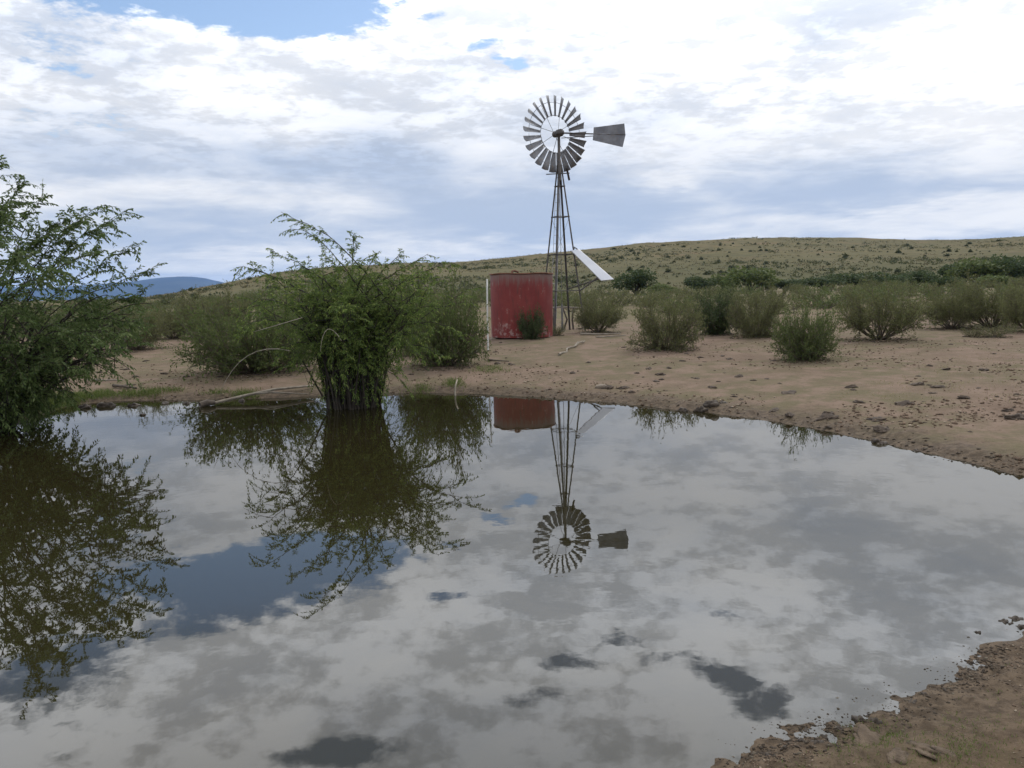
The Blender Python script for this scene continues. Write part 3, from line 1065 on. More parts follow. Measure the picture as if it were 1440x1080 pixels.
# ------------------------------------------------------------------ trees of the dry wash and slope
def far_tree(leafmat, n=900, lobes=7, leaf=0.17, flat=0.8):
    """Unit tree: 1 m tall, about 1.3 m wide; a short trunk with limbs and a lobed leafy crown."""
    wood, P, D = [], [], []
    cs = []
    for i in range(lobes):
        an = 2 * np.pi * (i + rng.random() * 0.7) / lobes
        rr = 0.40 * rng.random() ** 0.5 + 0.06
        c = np.array([math.cos(an) * rr, math.sin(an) * rr, 0.40 + 0.36 * rng.random()])
        cs.append((c, 0.20 + 0.12 * rng.random()))
        wood.append((curve(np.array([0, 0, 0.0]), np.array([c[0] * 0.3, c[1] * 0.3, c[2] * 0.6]), c, 6), np.linspace(0.035, 0.010, 6)))
    for c, r in cs:
        k = n // lobes
        v = rng.normal(size=(k, 3))
        v /= np.linalg.norm(v, axis=1, keepdims=True)
        q = c + v * r * (0.45 + 0.6 * rng.random((k, 1)) ** 0.6) * np.array([1.15, 1.15, flat])
        P.append(q); D.append(v * 0.5 + rng.normal(size=(k, 3)) * 0.8)
    P, D = np.concatenate(P), np.concatenate(D)
    ok = P[:, 2] > 0.05
    P, D = P[ok], D[ok]
    L = leaf * 0.5 * (0.6 + 0.8 * rng.random(len(P)))
    V, F = leaf_arrays(P, D, L, L * 0.55)
    r = empty('wash_tree', (0, 0, 0))
    tubes('trunk', wood, m_bark, r, 4)
    link('crown', np_mesh('crown', V, F, [leafmat]), r)
    return r


tp = [far_tree(m_leaf_dark, 2600, 8), far_tree(m_leaf_green, 2400, 9), far_tree(m_leaf_dark, 2600, 6, flat=0.7)]
tused = set()
G_TREE = 'trees along the dry wash below the hill'
for (px, top, wpx, hpx, d, k, lab) in [
    (895, 378, 56, 42, 100, 0, 'dark round tree right of the white panel, below the hill'),
    (930, 398, 40, 26, 95, 1, 'small grey-green tree between two dark trees below the hill'),
    (982, 388, 44, 26, 108, 0, 'small dark tree halfway between two larger trees on the slope'),
    (1056, 374, 74, 46, 105, 1, 'widest rounded green tree in the middle of the wash'),
    (1018, 385, 34, 26, 112, 1, 'small green tree just left of the widest rounded tree'),
    (1105, 392, 50, 24, 112, 0, 'low dark tree right of the widest rounded tree'),
    (1160, 384, 60, 28, 115, 2, 'dark flat-topped tree starting the long dark row'),
    (1205, 384, 54, 28, 118, 0, 'second dark tree of the long dark row'),
    (1250, 381, 58, 30, 116, 2, 'third dark tree of the long dark row, the broadest'),
    (1288, 380, 44, 30, 118, 0, 'fourth dark tree of the long dark row'),
    (1322, 384, 40, 26, 104, 2, 'very dark dome-shaped tree below the bright green trees'),
    (1345, 370, 50, 38, 122, 0, 'dark tree left of the bright green tree on the slope'),
    (1376, 362, 66, 50, 116, 1, 'bright green broad tree on the right slope'),
    (1420, 358, 62, 52, 118, 0, 'dark tall tree near the right edge on the slope'),
    (1452, 360, 60, 54, 124, 2, 'dark tree cut by the right edge on the slope'),
    (1400, 386, 50, 28, 100, 1, 'low green tree in front of the dark tall one at right'),
]:
    b = at_dist(px, top + hpx, d)
    loc = sit(b[0], b[1], 0.1)
    h = at_dist(px, top, d)[2] - loc[2]
    sc = (wpx * d / F_PX / 1.25, wpx * d / F_PX / 1.25, h / 0.98)
    if k not in tused:
        tused.add(k)
        r = tp[k]
        r.location, r.scale = loc, sc
        tag(r, lab, 'tree', G_TREE)
    else:
        r = copy_thing(tp[k], loc, rng.random() * 6.28, sc, lab, G_TREE)
        r['category'] = 'tree'

# ------------------------------------------------------------------ shrubs dotted over the hillside
def dot_shrub(k):
    v = rng.normal(size=(k, 3))
    v /= np.linalg.norm(v, axis=1, keepdims=True)
    v[:, 2] = np.abs(v[:, 2])
    lob = 0.75 + 0.25 * np.sin(3 * np.arctan2(v[:, 1], v[:, 0]) + rng.random() * 6)
    P = v * np.array([0.62, 0.62, 0.85]) * (0.35 + 0.6 * rng.random((k, 1))) * lob[:, None]
    L = 0.26 * (0.6 + 0.8 * rng.random(k))
    V, F = leaf_arrays(P, v * 0.6 + rng.normal(size=(k, 3)) * 0.7, L, L * 0.6)
    return np_mesh('hill_shrub', V, F, [m_leaf_far])


dots = [dot_shrub(230) for _ in range(4)]
cnt = 0
for i in range(4000):
    a = R(-27 + 62 * rng.random())
    d = 95 + 335 * rng.random() ** 0.8
    x, y = d * math.sin(a), d * math.cos(a)
    Dc = float(np.interp(a, [-0.7, -0.35, 0.0, 0.5], [230, 270, 350, 430]))
    if d > Dc - 22 + (30 if rng.random() < 0.04 else 0) or vnoise(np.array([x / 45.0]), np.array([y / 45.0]), 5)[0] < 0.02 + 0.3 * (rng.random() - 0.5):
        continue
    if float(hill_h(np.array([x]), np.array([y]))[1][0]) < 0.02:
        continue
    o = link('hill_shrub', dots[cnt % 4])
    s = (0.45 + 0.9 * rng.random() ** 2.5) * (1.0 + 0.3 * (d / 400))
    o.location = sit(x, y, 0.1)
    o.rotation_euler = (0, 0, rng.random() * 6.28)
    o.scale = (s * 1.15, s * 1.15, s)
    tag(o, 'small dark shrub dotted over the dry grassy hillside', 'shrub', 'small shrubs dotted over the hillside')
    cnt += 1
    if cnt >= 280:
        break

# ------------------------------------------------------------------ windmill
m_steel = plain_material('weathered galvanised steel', (0.175, 0.177, 0.188), (0.25, 0.253, 0.265), 3.5, 0.55, 0.15, 0.15, c3=(0.20, 0.165, 0.14))
m_iron = plain_material('dark tower iron', (0.060, 0.058, 0.058), (0.105, 0.095, 0.088), 5, 0.65, 0.3, 0.15, c3=(0.12, 0.075, 0.05))
m_vane = plain_material('grey vane sheet', (0.13, 0.133, 0.148), (0.20, 0.202, 0.215), 3.0, 0.6, 0.1, 0.15, c3=(0.15, 0.13, 0.12))
MD_ = 26.8
base = at_dist(791, 468, MD_)
MX0, MY0 = base[0], base[1]
MZ0 = float(terrain(MX0, MY0)[0])
apex = at_dist(786, 204, MD_)[2] - MZ0             # where the four legs would meet
hub_z = at_dist(784, 187.5, MD_)[2] - MZ0
lean = (at_dist(786, 204, MD_)[0] - MX0) / apex    # the tower stands very slightly askew
mill = empty('windmill', (MX0, MY0, MZ0))
tag(mill, 'farm windmill on a tall four-legged iron lattice tower behind the red tank', 'windmill')
R_BASE = 0.84
corner_dir = [(-0.38, -0.92), (0.38, 0.92), (-0.92, 0.38), (0.92, -0.38)]


def leg_pt(k, z):
    r = max(R_BASE * (1 - z / apex), 0.07)
    return np.array([corner_dir[k][0] * r + lean * z, corner_dir[k][1] * r, z])


top_z = apex - 0.62
for k in range(4):
    cx_, cy_ = corner_dir[k]
    foot = leg_pt(k, 0)
    zt = float(terrain(MX0 + foot[0], MY0 + foot[1])[0]) - MZ0
    # angle-iron leg: two thin flanges meeting in an outward edge
    bm = bmesh.new()
    rings = []
    for z in (zt - 0.15, top_z):
        c = leg_pt(k, z) if z > 0 else leg_pt(k, 0) + np.array([0, 0, z])
        o_ = np.array([cx_, cy_, 0]); tn = np.array([-cy_, cx_, 0])
        d1, d2 = (-o_ + tn) / 1.414, (-o_ - tn) / 1.414
        w_, th_ = 0.050, 0.010
        sec = [c, c + d1 * w_, c + d1 * w_ + d2 * th_, c + (d1 + d2) * th_, c + d2 * w_ + d1 * th_, c + d2 * w_]
        rings.append([bm.verts.new(p) for p in sec])
    for j in range(6):
        bm.faces.new((rings[0][j], rings[0][(j + 1) % 6], rings[1][(j + 1) % 6], rings[1][j]))
    bm.faces.new(rings[0]); bm.faces.new(rings[1][::-1])
    bmesh_obj('leg', bm, m_iron, mill)


def px_z(py):
    return at_dist(788, py, MD_)[2] - MZ0


for py in (409, 358, 305, 262):
    z = px_z(py)
    order = [0, 3, 1, 2]
    for j in range(4):
        a, b = leg_pt(order[j], z), leg_pt(order[(j + 1) % 4], z)
        tubes('girt', [bar(a, b, 0.016)], m_iron, mill, 6)
zs = [px_z(409), px_z(358), px_z(305)]
for j in range(2):                                  # thin cross-brace wires between the upper girts
    order = [0, 3, 1, 2]
    for q in range(4):
        a, b = leg_pt(order[q], zs[j]), leg_pt(order[(q + 1) % 4], zs[j + 1])
        if (q + j) % 2:
            tubes('brace', [bar(a, b, 0.005)], m_iron, mill, 5)
# ladder
la, lb = (leg_pt(2, 0.4) * 0.55 + leg_pt(1, 0.4) * 0.45), (leg_pt(2, top_z) * 0.5 + leg_pt(1, top_z) * 0.5)
dirx = np.array([0.72, 0.30, 0]) / 0.78
rails = [bar(la - dirx * 0.10, lb - dirx * 0.07, 0.008), bar(la + dirx * 0.10, lb + dirx * 0.07, 0.008)]
lad = tubes('ladder', rails[:1], m_steel, mill, 5)
rung = list(rails[1:])
for i in range(19):
    u = (i + 0.5) / 19
    c = la + (lb - la) * u
    hw = 0.10 - 0.03 * u
    rung.append(bar(c - dirx * hw, c + dirx * hw, 0.006))
V, F = tube_arrays(rails[:1] + rung, 5)
lad.data = np_mesh('ladder', V, F, [m_steel], True)
# pump rod and riser pipe down the middle
tubes('pump_rod', [bar((lean * 0.1, 0, 0.0), (lean * hub_z, 0, hub_z - 0.15), 0.011)], m_iron, mill, 6)
tubes('riser_pipe', [bar((0.0, 0.0, -0.1), (lean * 0.9, 0, 0.9), 0.035)], m_iron, mill, 8)
# mast between tower top and head
tubes('mast', [bar((lean * (top_z - 0.5), 0, top_z - 0.5), (lean * hub_z, 0, hub_z - 0.08), 0.055, 0.045)], m_iron, mill, 10)
# small service platform bar with the furl lever
pz = px_z(244.5)
tubes('platform_bar', [bar(at_dist(768, 245.2, MD_ - 0.1) - (MX0, MY0, MZ0), at_dist(801, 243.4, MD_ - 0.1) - (MX0, MY0, MZ0), 0.018)], m_iron, mill, 6)
tubes('furl_lever', [bar(at_dist(797, 237, MD_ - 0.12) - (MX0, MY0, MZ0), at_dist(800.6, 253.5, MD_ - 0.12) - (MX0, MY0, MZ0), 0.034)], m_iron, mill, 8)

# head: gearbox, hub, wheel
AXF = np.array([-math.sin(R(32)), math.cos(R(32)), 0.0])       # from mast towards the wheel (we look at its back)
mast_top = np.array([lean * hub_z, 0, hub_z])
RW = 1.235
wc = mast_top + AXF * 0.17
UX = np.array([AXF[1], -AXF[0], 0.0])                          # horizontal in the wheel's plane, to the right
UZ = np.array([0, 0, 1.0])


def wheel_pt(r, a, ax=0.0):
    return wc + UX * (r * math.sin(a)) + UZ * (r * math.cos(a)) + AXF * ax


bm = bmesh.new()
bmesh.ops.create_cube(bm, size=1.0)
bmesh.ops.scale(bm, vec=(0.20, 0.34, 0.22), verts=bm.verts)
bmesh.ops.bevel(bm, geom=bm.edges[:] + bm.verts[:], offset=0.05, segments=3, affect='EDGES')
rot = Matrix.Rotation(R(32), 4, 'Z')
bmesh.ops.transform(bm, matrix=Matrix.Translation(mast_top - AXF * 0.04) @ rot, verts=bm.verts)
bmesh_obj('gearbox', bm, m_iron, mill, True)
hubo = tubes('hub', [(np.array([mast_top + AXF * 0.10, mast_top + AXF * 0.16, mast_top + AXF * 0.24, mast_top + AXF * 0.28]), np.array([0.085, 0.105, 0.10, 0.04]))], m_iron, mill, 12)
wheel = tubes('wheel', [(np.array([wheel_pt(RW * 0.48, a) for a in np.linspace(0, 2 * np.pi, 49)]), np.full(49, 0.010))], m_steel, mill, 5)
tubes('outer_rim', [(np.array([wheel_pt(RW * 0.82, a, 0.05) for a in np.linspace(0, 2 * np.pi, 61)]), np.full(61, 0.008))], m_steel, wheel, 5)
NB = 25
for k in range(NB):
    a = 2 * np.pi * k / NB
    rad = UX * math.sin(a) + UZ * math.cos(a)
    tan = UX * math.cos(a) - UZ * math.sin(a)
    beta = R(33)
    chord = tan * math.cos(beta) + AXF * math.sin(beta)
    nrm = np.cross(rad, chord)
    bm = bmesh.new()
    rows = []
    for i, (fr_, wf) in enumerate(((0.465, 0.104), (0.66, 0.146), (0.82, 0.186), (1.0, 0.228))):
        row = []
        for j in range(5):
            u = (j / 4 - 0.5)
            row.append(wc + rad * RW * fr_ + chord * wf * u * 1.02 + nrm * (0.030 * (1 - 4 * u * u)) + rad * (-0.02 * abs(u) if fr_ == 1.0 else 0))
        rows.append(row)
    front = [[bm.verts.new(p) for p in r_] for r_ in rows]
    back = [[bm.verts.new(p + nrm * 0.004) for p in r_] for r_ in rows]
    for i in range(3):
        for j in range(4):
            bm.faces.new((front[i][j], front[i][j + 1], front[i + 1][j + 1], front[i + 1][j]))
            bm.faces.new((back[i][j], back[i + 1][j], back[i + 1][j + 1], back[i][j + 1]))
    edge = [(0, j) for j in range(5)] + [(i, 4) for i in range(1, 4)] + [(3, j) for j in range(3, -1, -1)] + [(i, 0) for i in range(2, 0, -1)]
    for q in range(len(edge)):
        (i1, j1_), (i2, j2_) = edge[q], edge[(q + 1) % len(edge)]
        bm.faces.new((front[i1][j1_], back[i1][j1_], back[i2][j2_], front[i2][j2_]))
    bmesh_obj('blade', bm, m_steel, wheel, True)
for k in range(8):
    a = 2 * np.pi * (k + 0.3) / 8
    tubes('spoke', [bar(wheel_pt(0.08, a, 0.06 if k % 2 else -0.12), wheel_pt(RW * 0.80, a, 0.03), 0.0085)], m_steel, wheel, 5)

# tail: boom, stay rods and a vane in two sheets with a rib between
d_tail = MD_ - 0.35


def rel(px, py, d):
    return at_dist(px, py, d) - np.array([MX0, MY0, MZ0])


tb0, tb1 = mast_top + np.array([0.02, -0.06, 0.0]), rel(879.5, 189.6, d_tail - 0.2)
boom = tubes('tail_boom', [bar(tb0, tb1, 0.026, 0.014)], m_iron, mill, 8)
tubes('tail_stay', [bar(mast_top + np.array([0.08, -0.05, -0.16]), rel(836, 191.2, d_tail), 0.013)], m_iron, boom, 6)
inb, inm, int_ = rel(833.5, 197.2, d_tail), rel(834.5, 187.6, d_tail), rel(835, 179.2, d_tail)
outb, outm, outt = rel(875.6, 207, d_tail - 0.2), rel(879.6, 189.8, d_tail - 0.2), rel(878, 173.6, d_tail - 0.2)
gap = np.array([0, 0, 0.012])


def sheet(name, corners, mat, parent, th=0.006):
    bm = bmesh.new()
    c = [np.array(q, float) for q in corners]
    n = np.cross(c[1] - c[0], c[2] - c[0]); n /= np.linalg.norm(n)
    rows = []
    for off in (0, th):
        g_ = []
        for i in range(7):
            u = i / 6
            bmv = []
            for j in range(3):
                v = j / 2
                p = (c[0] * (1 - u) + c[1] * u) * (1 - v) + (c[3] * (1 - u) + c[2] * u) * v
                bmv.append(bm.verts.new(p + n * (off + 0.006 * math.sin(u * 19 + j))))
            g_.append(bmv)
        rows.append(g_)
    for i in range(6):
        for j in range(2):
            bm.faces.new((rows[0][i][j], rows[0][i + 1][j], rows[0][i + 1][j + 1], rows[0][i][j + 1]))
            bm.faces.new((rows[1][i][j], rows[1][i][j + 1], rows[1][i + 1][j + 1], rows[1][i + 1][j]))
    for i in range(6):
        for j in (0, 2):
            bm.faces.new((rows[0][i][j], rows[1][i][j], rows[1][i + 1][j], rows[0][i + 1][j]))
    for j in range(2):
        for i in (0, 6):
            bm.faces.new((rows[0][i][j], rows[0][i][j + 1], rows[1][i][j + 1], rows[1][i][j]))
    return bmesh_obj(name, bm, mat, parent)


sheet('tail_vane', (inm + gap, outm + gap, outt, int_), m_vane, mill)
sheet('tail_vane', (inb, outb, outm - gap, inm - gap), m_vane, mill)
ribv = tubes('vane_rib', [bar(inm, outm, 0.012)], m_steel, mill, 6)

# ------------------------------------------------------------------ panel bolted to the tower, seen from below
m_panel_sheen = plain_material('dusty glass with sky sheen', (0.58, 0.59, 0.62), (0.64, 0.65, 0.67), 2.0, 0.35, 0, 0.02)  # pale colour stands in for white sky reflected by dusty glass
m_alu = plain_material('aluminium frame', (0.55, 0.56, 0.58), (0.65, 0.66, 0.68), 8, 0.4, 0.6, 0.05)
pA, pB = at_dist(803.5, 353.0, 26.6), at_dist(814.0, 351.2, 26.65)
pD, pC = at_dist(845.5, 394.8, 25.95), at_dist(862.8, 393.2, 26.0)
pc = (pA + pB + pC + pD) / 4
pan = empty('solar_panel', tuple(pc))
tag(pan, 'long sloping white panel fixed to the right side of the windmill tower', 'panel')
q4 = [p - pc for p in (pA, pD, pC, pB)]
nn = np.cross(q4[1] - q4[0], q4[3] - q4[0]); nn /= np.linalg.norm(nn)
if nn[2] < 0: nn = -nn


def slab(name, q, off0, off1, mat, parent):
    bm = bmesh.new()
    lo = [bm.verts.new(p + nn * off0) for p in q]
    hi = [bm.verts.new(p + nn * off1) for p in q]
    bm.faces.new(lo); bm.faces.new(hi[::-1])
    for i in range(4):
        bm.faces.new((lo[i], lo[(i + 1) % 4], hi[(i + 1) % 4], hi[i]))
    return bmesh_obj(name, bm, mat, parent)


slab('glass', q4, 0.012, 0.022, m_panel_sheen, pan)
inner = [p * 0.985 for p in q4]
slab('back_sheet', inner, -0.004, 0.011, m_alu, pan)
tubes('frame', [(np.array([q4[i] * 1.0 for i in (0, 1, 2, 3, 0)]) + nn * 0.006, np.full(5, 0.017))], m_alu, pan, 4, False)
leg_d = lambda z: leg_pt(3, z) + np.array([MX0, MY0, MZ0])
leg_c = lambda z: leg_pt(1, z) + np.array([MX0, MY0, MZ0])
zl = px_z(409)
for a, b in ((leg_d(zl), (pA * 0.12 + pD * 0.88) - nn * 0.02), (leg_c(zl + 0.05), (pB * 0.14 + pC * 0.86) - nn * 0.02)):
    tubes('strut', [bar(a - pc, b - pc, 0.024)], m_iron, pan, 6)
zt_ = px_z(350)
for a, b in ((leg_d(zt_), pA * 0.97 + pD * 0.03 - nn * 0.02), (leg_d(zt_ + 0.04), pB * 0.97 + pC * 0.03 - nn * 0.02)):
    tubes('bracket', [bar(a - pc, b - pc, 0.020)], m_iron, pan, 6)

# ------------------------------------------------------------------ red water tank
m_tank, t, out = material('flaking red tank paint')
P = t.objc()
sx = t.node('ShaderNodeSeparateXYZ'); t.l.new(P, sx.inputs[0])
st_v = t.vmath('MULTIPLY', P, (5.0, 5.0, 0.7))
n1, n2, n3 = t.noise(P, 1.7, 6, 0.62), t.noise(P, 6.5, 6, 0.7), t.noise(st_v, 2.4, 5, 0.6)
c = t.mix(t.ss(n1, 0.35, 0.65), (0.135, 0.016, 0.014), (0.175, 0.027, 0.022))
c = t.mix(t.ss(n3, 0.50, 0.68, 0, 0.55), c, (0.075, 0.022, 0.017))
c = t.mix(t.ss(n3, 0.42, 0.30, 0, 0.4), c, (0.175, 0.060, 0.054))
zc_ = t.math('ADD', sx.outputs[2], t.math('MULTIPLY', t.math('SUBTRACT', n3, 0.5), 0.8))
c = t.mix(t.ss(zc_, 1.45, 1.86, 0, 0.85), c, (0.15, 0.10, 0.085))
low_ = t.math('MULTIPLY', t.ss(zc_, 0.55, 0.10), t.ss(n2, 0.50, 0.60))
flake = t.math('MAXIMUM', low_, t.math('MULTIPLY', t.ss(n2, 0.60, 0.65), t.ss(n1, 0.46, 0.58)))
c = t.mix(t.math('MULTIPLY', flake, 0.75), c, (0.30, 0.22, 0.20))
hb = t.math('ADD', t.math('MULTIPLY', n2, 0.5), t.math('MULTIPLY', t.ss(t.math('ABSOLUTE', t.math('SUBTRACT', sx.outputs[2], 0.94)), 0.015, 0.03), 0.12))
t.l.new(t.principled(c, t.math('ADD', 0.55, t.math('MULTIPLY', flake, 0.3)), 0, t.bump(hb, 0.4, 0.01), 0.35), out.inputs[0])
m_rust = plain_material('rusty rim steel', (0.10, 0.045, 0.028), (0.17, 0.075, 0.045), 7, 0.85, 0.1, 0.3)
TD = 24.35
tb_ = at_dist(734, 474, TD)
TR = 0.935
tz0 = float(terrain(tb_[0], tb_[1] - 0.8)[0]) + 0.02
th_ = at_dist(732, 384.5, TD - TR)[2] - tz0
tank = empty('water_tank', (tb_[0], tb_[1], tz0))
tank.rotation_euler = (0, R(0.6), 0)
tag(tank, 'round open-topped red steel water tank with flaking paint left of the windmill', 'tank')
NS = 72
prof = [(TR * 0.985, 0.0), (TR * 0.992, 0.10), (TR * 0.998, th_ * 0.5), (TR * 1.0, th_ * 0.97),
        (TR * 1.0, th_), (TR - 0.012, th_), (TR - 0.014, th_ * 0.5), (TR - 0.02, 0.02)]
V, F = [], []
for j, (r_, z_) in enumerate(prof):
    for i in range(NS):
        a = 2 * np.pi * i / NS
        dent = 1 + 0.006 * math.sin(3 * a + 1.1) + 0.004 * math.sin(7 * a + z_ * 2) * (z_ / th_) + (0.012 * math.exp(-((a - 4.2) / 0.25) ** 2) * math.exp(-((z_ - 0.95) / .5) ** 2))
        V.append((r_ * dent * math.cos(a), r_ * dent * math.sin(a), z_ + (0.008 * math.sin(5 * a) if j in (4, 5) else 0)))
for j in range(len(prof) - 1):
    for i in range(NS):
        F.append((j * NS + i, j * NS + (i + 1) % NS, (j + 1) * NS + (i + 1) % NS, (j + 1) * NS + i))
body_o = link('body', np_mesh('body', V, F, [m_tank], True), tank)
body_o.data.set_sharp_from_angle(angle=R(40)) if hasattr(body_o.data, 'set_sharp_from_angle') else None
rim = [(np.array([((TR + 0.012) * math.cos(a), (TR + 0.012) * math.sin(a), th_ + 0.008 * math.sin(5 * a)) for a in np.linspace(0, 2 * np.pi, 73)]), np.full(73, 0.022))]
tubes('rim', rim, m_rust, tank, 6)
Vf = [(0, 0, 0.03)] + [((TR - 0.02) * math.cos(2 * np.pi * i / 36), (TR - 0.02) * math.sin(2 * np.pi * i / 36), 0.03) for i in range(36)]
link('floor_plate', np_mesh('floor_plate', Vf, [(0, 1 + i, 1 + (i + 1) % 36) for i in range(36)], [m_rust]), tank)
tubes('outlet_pipe', [(np.array([(-0.28, -TR * 0.9, th_ - 0.05), (-0.28, -TR * 0.9 + 0.02, th_ + 0.06), (-0.22, -TR * 0.8, th_ + 0.085), (-0.10, -TR * 0.6, th_ + 0.05)]), np.full(4, 0.03))], m_rust, tank, 8)
# flat stones and a low plinth of packed earth under the tank
m_stone = plain_material('pale field stone', (0.15, 0.12, 0.09), (0.22, 0.18, 0.14), 5, 0.9, 0, 0.5)


def lump(name, size, mat, seed, sub=2, rough=0.28):
    bm = bmesh.new()
    bmesh.ops.create_icosphere(bm, subdivisions=sub, radius=1.0)
    r0 = np.random.default_rng(seed)
    ph_ = r0.random(6) * 6.28
    for v in bm.verts:
        p = v.co
        k = 1 + rough * (0.5 * math.sin(3.1 * p.x + ph_[0]) * math.cos(2.7 * p.y + ph_[1]) + 0.45 * math.sin(5.3 * p.y + 4.1 * p.z + ph_[2])
                         + 0.35 * math.sin(8.2 * p.x + 6.9 * p.z + ph_[3])) + rough * 0.18 * r0.normal()
        v.co = Vector((p.x * k * size[0], p.y * k * size[1], max(p.z, -0.5) * k * size[2]))
    me = bpy.data.meshes.new(name)
    bm.to_mesh(me); bm.free()
    for p in me.polygons:
        p.use_smooth = True
    me.materials.append(mat)
    return me


stone_me = [lump('stone', (0.16, 0.12, 0.07), m_stone, k) for k in range(3)]
for i, (px, py, s, lab) in enumerate([(692, 478, 0.8, 'pale flat stone under the left edge of the red tank'), (846, 545, 0.7, 'pale buff stone on the bank below the windmill'),
                                      (770, 474, 0.7, 'small stone under the right edge of the red tank')]):
    g = ground(px, py)
    o = link('stone', stone_me[i % 3])
    o.location = (g[0], g[1], g[2] + 0.01)
    o.rotation_euler = (0, 0, rng.random() * 6); o.scale = (s,) * 3
    tag(o, lab, 'stone')

# ------------------------------------------------------------------ white pole, pen rail, sticks and pipes
m_white = plain_material('weathered white pipe', (0.38, 0.37, 0.34), (0.50, 0.49, 0.46), 5, 0.6, 0, 0.1)
m_wood = plain_material('grey driftwood', (0.16, 0.136, 0.105), (0.25, 0.217, 0.175), 7, 0.9, 0, 0.4)
m_dwood = plain_material('dark wet wood', (0.055, 0.042, 0.032), (0.10, 0.078, 0.06), 8, 0.8, 0, 0.4)
g = ground(686.5, 493)
dp = math.hypot(g[0], g[1])
tp_ = at_dist(685, 392.5, dp)
o = tubes('pole', [(np.array([(0, 0, -0.2), (0.004, 0, 0.9), (tp_[0] - g[0], 0, tp_[2] - g[2])]), np.array([0.022, 0.021, 0.020]))], m_white, None, 10)
o.location = tuple(g)
tag(o, 'thin white upright pole in the sand at the left of the red tank', 'pole')

g1, g2 = at_dist(778, 432.5, 28.2), at_dist(823, 433.5, 27.6)
fz = float(terrain(g1[0], g1[1])[0])
pen = empty('pen_fence', (g1[0], g1[1], fz))
tag(pen, 'low rough pole fence between the red tank and the tower legs', 'fence')
e2 = g2 - np.array([g1[0], g1[1], fz]); e1 = np.array([0, 0, g1[2] - fz])
tubes('rail', [(np.array([e1 + (-.15, 0, 0), e1 * .6 + e2 * .4 + (0, 0, 0.02), e2 + (.1, 0, 0)]), np.array([0.030, 0.026, 0.03]))], m_wood, pen, 7)
for u, bend in ((0.02, 0.02), (0.34, -0.10), (0.62, 0.03), (0.92, 0.09)):
    p = e1 * (1 - u) + e2 * u
    tubes('post', [(np.array([(p[0] + bend, p[1], -0.25), (p[0] - bend, p[1], p[2] * 0.45), (p[0] + bend * .5, p[1], p[2] + 0.03)]), np.array([0.038, 0.033, 0.028]))], m_dwood if u < .7 else m_wood, pen, 7)


def stick(pxs, r, mat, name, label, cat, lift=0.02, bend=0.015, sides=7, fork=None):
    ps = [ground(*p) for p in pxs]
    a, b = ps[0], ps[-1]
    n = 10
    Pt = np.array([a + (b - a) * u for u in np.linspace(0, 1, n)])
    for i in range(n):
        zt = float(terrain(Pt[i, 0], Pt[i, 1])[0])
        Pt[i, 2] = max(zt, -0.02) + lift + r * 0.7
    L = np.linalg.norm(b - a)
    Pt[1:-1] += rng.normal(size=(n - 2, 3)) * np.array([1, 1, 0.25]) * bend * L
    Pt -= a
    lines = [(Pt, np.linspace(r, r * 0.55, n))]
    if fork:
        k = Pt[int(n * fork)]
        d = (Pt[-1] - Pt[0]) * 0.35
        lines.append((np.array([k, k + d * 0.5 + (0, 0.08, 0.03), k + d + (0, 0.22, 0.02)]), np.array([r * .6, r * .45, r * .25])))
    o = tubes(name, lines, mat, None, sides)
    o.location = tuple(a)
    return tag(o, label, cat)


stick([(816, 471.5), (873, 471.0)], 0.032, m_wood, 'log', 'straight pale log lying flat on sand right of the tower foot', 'log', bend=0.004)
stick([(838, 475.5), (880, 473)], 0.022, m_wood, 'log', 'thinner pale log lying just in front of the straight one', 'log', bend=0.006)
stick([(786, 500.5), (822, 481.5)], 0.026, m_wood, 'branch', 'bleached bent branch lying on bare sand in front of the tower', 'branch', fork=0.5, bend=0.02)
stick([(643, 501), (675, 496)], 0.026, m_white, 'pipe', 'short white pipe on the ground near the foot of the white pole', 'pipe', bend=0.003)
stick([(686, 508), (716, 510)], 0.020, m_dwood, 'stick', 'dark straight stick on the sand below the white pole', 'stick')
stick([(129, 536.5), (172, 537)], 0.022, m_wood, 'stick', 'pale straight stick on the sand beyond the left shore', 'stick', bend=0.005)
stick([(160, 545), (192, 549)], 0.035, m_dwood, 'stick', 'dark crooked driftwood stick behind the grassy left shore', 'stick', bend=0.03, fork=0.4)

# pale branch reaching from the bank into the water, its wet end dark
p0, p1 = on_level(283, 572.5), on_level(440, 545)
q0 = np.array([p0[0], p0[1], 0.03])
gg = ground(440, 546)
q1 = np.array([gg[0], gg[1], gg[2] + 0.05])
log = empty('fallen_branch', tuple(q0))
tag(log, 'long pale branch running from the bank into the pond beside the big bush', 'branch')
v_ = q1 - q0
tubes('bough', [(np.array([v_ * 0.10 + (0, 0, 0.0), v_ * 0.35 + (0.05, 0.02, 0.04), v_ * 0.65 + (-.03, 0, 0.05), v_]), np.array([0.024, 0.026, 0.024, 0.018]))], m_wood, log, 7)
tubes('wet_end', [(np.array([v_ * -0.01 + (0, 0, 0.01), v_ * 0.05 + (0, 0, 0.025), v_ * 0.11 + (0, 0, 0.005)]), np.array([0.05, 0.058, 0.04]))], m_dwood, log, 7)
tubes('side_branch', [(np.array([v_ * 0.45 + (0, 0, 0.04), v_ * 0.6 + (0.1, -0.30, 0.05), v_ * 0.85 + (0.3, -.42, -0.06)]), np.array([0.022, 0.018, 0.010]))], m_wood, log, 6)

